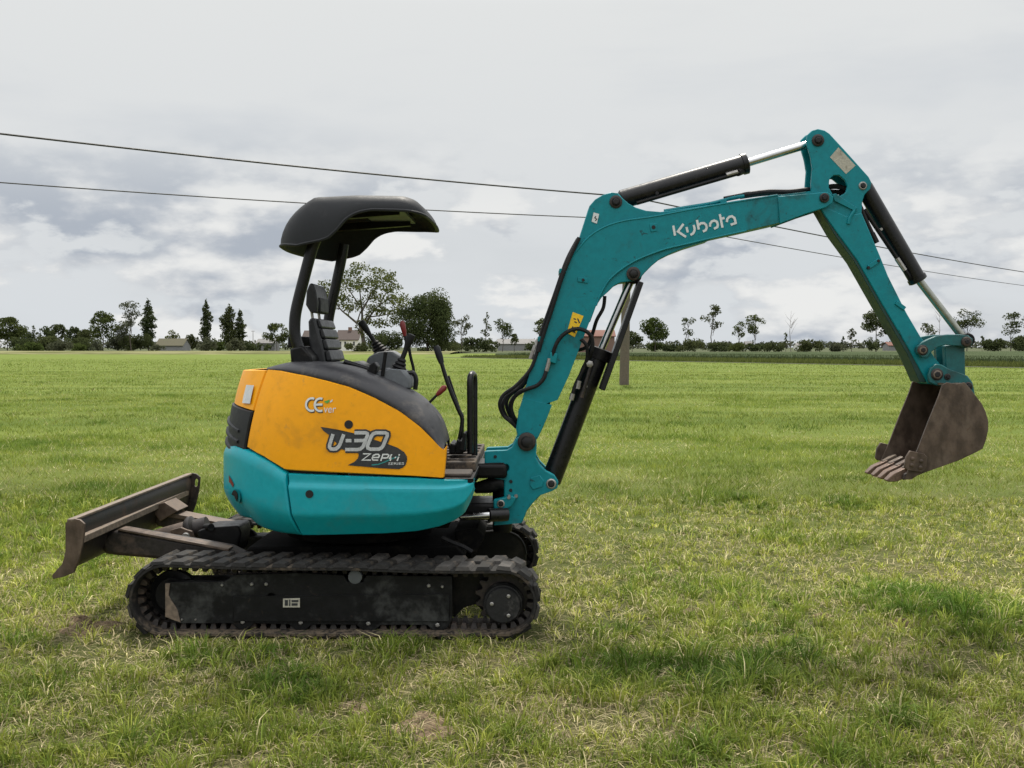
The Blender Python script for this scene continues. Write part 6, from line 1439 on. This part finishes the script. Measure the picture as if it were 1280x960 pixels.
def grass():
    rng = np.random.default_rng(21); V5, C5, V3, C3 = [], [], [], []
    bands = [(3.2, 4.6, 520, 20, 1.0), (4.6, 6.6, 400, 18, 1.05), (6.6, 10, 300, 14, 1.3), (10, 17, 1250, 0, 1.6), (17, 32, 320, 0, 2.3), (32, 62, 70, 0, 3.8), (62, 130, 11, 0, 7.0)]
    for d0, d1, den, per_tuft, wf in bands:
        kind = 5 if per_tuft else 3
        half = (640 / FPX + (.06 if per_tuft else .30)); mg = 1.5; wl = lambda d: d * half + mg
        area = (wl(d0) + wl(d1)) * (d1 - d0); n = int(area * den)
        d = np.sqrt(d0 ** 2 + (d1 ** 2 - d0 ** 2) * rng.random(n)); x = (rng.random(n) * 2 - 1) * (d * half + mg) - d * math.tan(YAW); y = d - DCAM
        la = None; th = np.ones(n); tt = np.zeros(n)
        if per_tuft:                                          # blades fan out of tufts; a tenth of them are long and rank
            th = np.exp(rng.normal(size=n) * .30); tt = rng.normal(size=n); cnt = np.maximum(3, rng.poisson(per_tuft, n) * np.clip(th, .5, 1.7)).astype(int)
            th, tt, x, y = (np.repeat(q, cnt) for q in (th, tt, x, y)); n = len(x); la = rng.random(n) * 2 * np.pi; rad = np.abs(rng.normal(size=n)) * .016 * th
            x = x + np.cos(la) * rad; y = y + np.sin(la) * rad; la = la + rng.normal(size=n) * .5; d = y + DCAM
        if not per_tuft: tt = 3.2 * (.6 * vnoise(x * 9 + 30, y * 9 + 30, 61) + .4 * vnoise(x * 3.1, y * 3.1 + 60, 62) - .5); th = np.exp(.22 * tt)
        A = fbm(x + 50, y + 50, 1.1, 1); B = fbm(x + 20, y + 90, 3.6, 5); D = fbm(x + 70, y + 10, .45, 9)
        lush_shade = np.clip((A - .55) * 3.0 + (B - .5) * 1.8, -1, .75); dry = np.clip((D - (.42 if d1 < 7 else .45 if d1 < 11 else .46)) * 4 + (B - .5) * 2.2 - .5 * lush_shade, 0, 1)
        bare = np.zeros(n)
        for c, r, k in SP:
            q = np.exp(-((x - c.x) ** 2 + (y - c.y) ** 2 * .8) / (r * r) * (.7 + .9 * B))
            if k == 'lush_shade': lush_shade = np.clip(lush_shade + 1.0 * q, -1, 1); dry *= 1 - .8 * q
            else: bare = np.maximum(bare, q * (1.0 if k == 'bare' else 1.1)); dry = np.maximum(dry, q)
        keep = rng.random(n) > np.clip(bare * 1.2 - .1, 0, .80); keep &= rng.random(n) < .40 + .60 * np.clip(.6 + .6 * lush_shade - .45 * dry, 0, 1)
        tx = (x > -1.93) & (x < .03)
        keep &= rng.random(n) < np.where(d > .5 * (62 + 130), 1 - .8 * (d - 96) / 34, 1)
        keep &= ~(tx & (((y > -.005) & (y < .31)) | ((y > 1.245) & (y < 1.56))))
        x, y, lush_shade, dry, B, d, th, tt = x[keep], y[keep], lush_shade[keep], dry[keep], B[keep], d[keep], th[keep], tt[keep]; la = la[keep] if la is not None else None; n = len(x)
        h = th * (.034 + .026 * rng.random(n) + .026 * np.clip(lush_shade, 0, 1) * rng.random(n) + .030 * np.clip(B - .35, 0, 1) * rng.random(n)) * (1 + .12 * (wf - 1)) * np.where(dry > .6, .7, 1)
        h = h * np.where((y < .32) & (y > -.09) & (x > -2.0) & (x < .08), .55, 1)
        wv = (.0030 + .0026 * rng.random(n)) * wf * (1 + .35 * np.clip(lush_shade, 0, 1)); ln = .25 + .9 * rng.random(n) + .5 * dry * rng.random(n)
        straw = rng.random(n) < np.clip(.08 + .36 * dry + .05 * tt, 0, 1) * (1 if d1 < 7 else .75 if d1 < 18 else .35); lying = straw & (rng.random(n) < .45); h = np.where(lying, h * .35, h); ln = np.where(lying, 5.5, ln)
        green = np.array([.135, .200, .026])[None] * (1 - np.clip(lush_shade, 0, 1)[:, None]) + np.array([.095, .170, .022])[None] * np.clip(lush_shade, 0, 1)[:, None]
        yel = np.array([.305, .315, .056])[None]; mixy = np.clip(.31 + .22 * tt + .13 * rng.normal(size=n) + .35 * dry - .35 * np.clip(lush_shade, 0, 1), 0, 1)[:, None]
        col = green * (1 - mixy) + yel * mixy
        col = np.where(straw[:, None], np.array([.52, .46, .25])[None] * (.6 + .6 * rng.random(n))[:, None], col) * (.62 + .72 * rng.random(n))[:, None]
        band = vnoise(x * .03 + 40, y * .45 + .8 * D[keep] + 7, 91); col = col * ((.80 + .42 * band) * np.exp(.16 * tt) * np.interp(d, [6, 12, 40], [1.14, 1.02, .92]))[:, None]
        P0 = np.stack([x, y, np.zeros(n)], 1)
        bl = blade_np(P0, h, wv, ln, rng, 2 if kind == 5 else 1, la); k = bl.shape[1]; cc = np.repeat(np.concatenate([col, np.ones((n, 1))], 1), k, 0)
        (V5 if kind == 5 else V3).append(bl.reshape(-1, 3)); (C5 if kind == 5 else C3).append(cc)
    for d0, d1, den in ((3.2, 5.2, 900), (5.2, 8, 450)):     # dead straw lying between the tufts
        n = int((d1 - d0) * (2 * .508 * (d0 + d1) / 2 + 1.8) * den); d = d0 + (d1 - d0) * rng.random(n); x = (rng.random(n) * 2 - 1) * (d * .508 + .9) - d * math.tan(YAW); y = d - DCAM
        k_ = ~((x > -1.93) & (x < .03) & (((y > -.005) & (y < .31)) | ((y > 1.245) & (y < 1.56)))); x, y = x[k_], y[k_]; n = len(x)
        bl = blade_np(np.stack([x, y, .006 + .012 * rng.random(n)], 1), .010 + .015 * rng.random(n), .0028 + .002 * rng.random(n), 2.5 + 5 * rng.random(n), rng, 2)
        cc = np.array([.40, .33, .19])[None] * (.5 + .8 * rng.random(n))[:, None]; V5.append(bl.reshape(-1, 3)); C5.append(np.repeat(np.concatenate([cc, np.ones((n, 1))], 1), 5, 0))
    V5, C5, V3, C3 = np.concatenate(V5), np.concatenate(C5), np.concatenate(V3), np.concatenate(C3)
    n5, n3 = len(V5) // 5, len(V3) // 3
    me = bpy.data.meshes.new('meadow_grass'); V = np.concatenate([V5, V3]); me.vertices.add(len(V)); me.vertices.foreach_set('co', V.astype(np.float32).ravel())
    i5 = (np.arange(n5) * 5)[:, None]; quad = i5 + np.array([0, 1, 2, 3]); tri = i5 + np.array([3, 2, 4]); t3 = len(V5) + (np.arange(n3) * 3)[:, None] + np.array([0, 1, 2])
    loops = np.concatenate([quad.ravel(), tri.ravel(), t3.ravel()]).astype(np.int32); tot = np.concatenate([np.full(n5, 4), np.full(n5, 3), np.full(n3, 3)]).astype(np.int32); start = np.concatenate([[0], np.cumsum(tot)[:-1]]).astype(np.int32)
    me.loops.add(len(loops)); me.loops.foreach_set('vertex_index', loops); me.polygons.add(len(tot)); me.polygons.foreach_set('loop_start', start); me.polygons.foreach_set('loop_total', tot); me.update()
    at = me.attributes.new('col', 'FLOAT_COLOR', 'POINT'); at.data.foreach_set('color', np.concatenate([C5, C3]).astype(np.float32).ravel())
    me.materials.append(M['grass']); o = bpy.data.objects.new('meadow_grass', me); COL.objects.link(o)
    o['kind'] = 'stuff'; o['label'] = 'short mown meadow grass with dry straw patches'; o['category'] = 'grass'
    print('grass tris', n5 * 3 + n3)
grass()
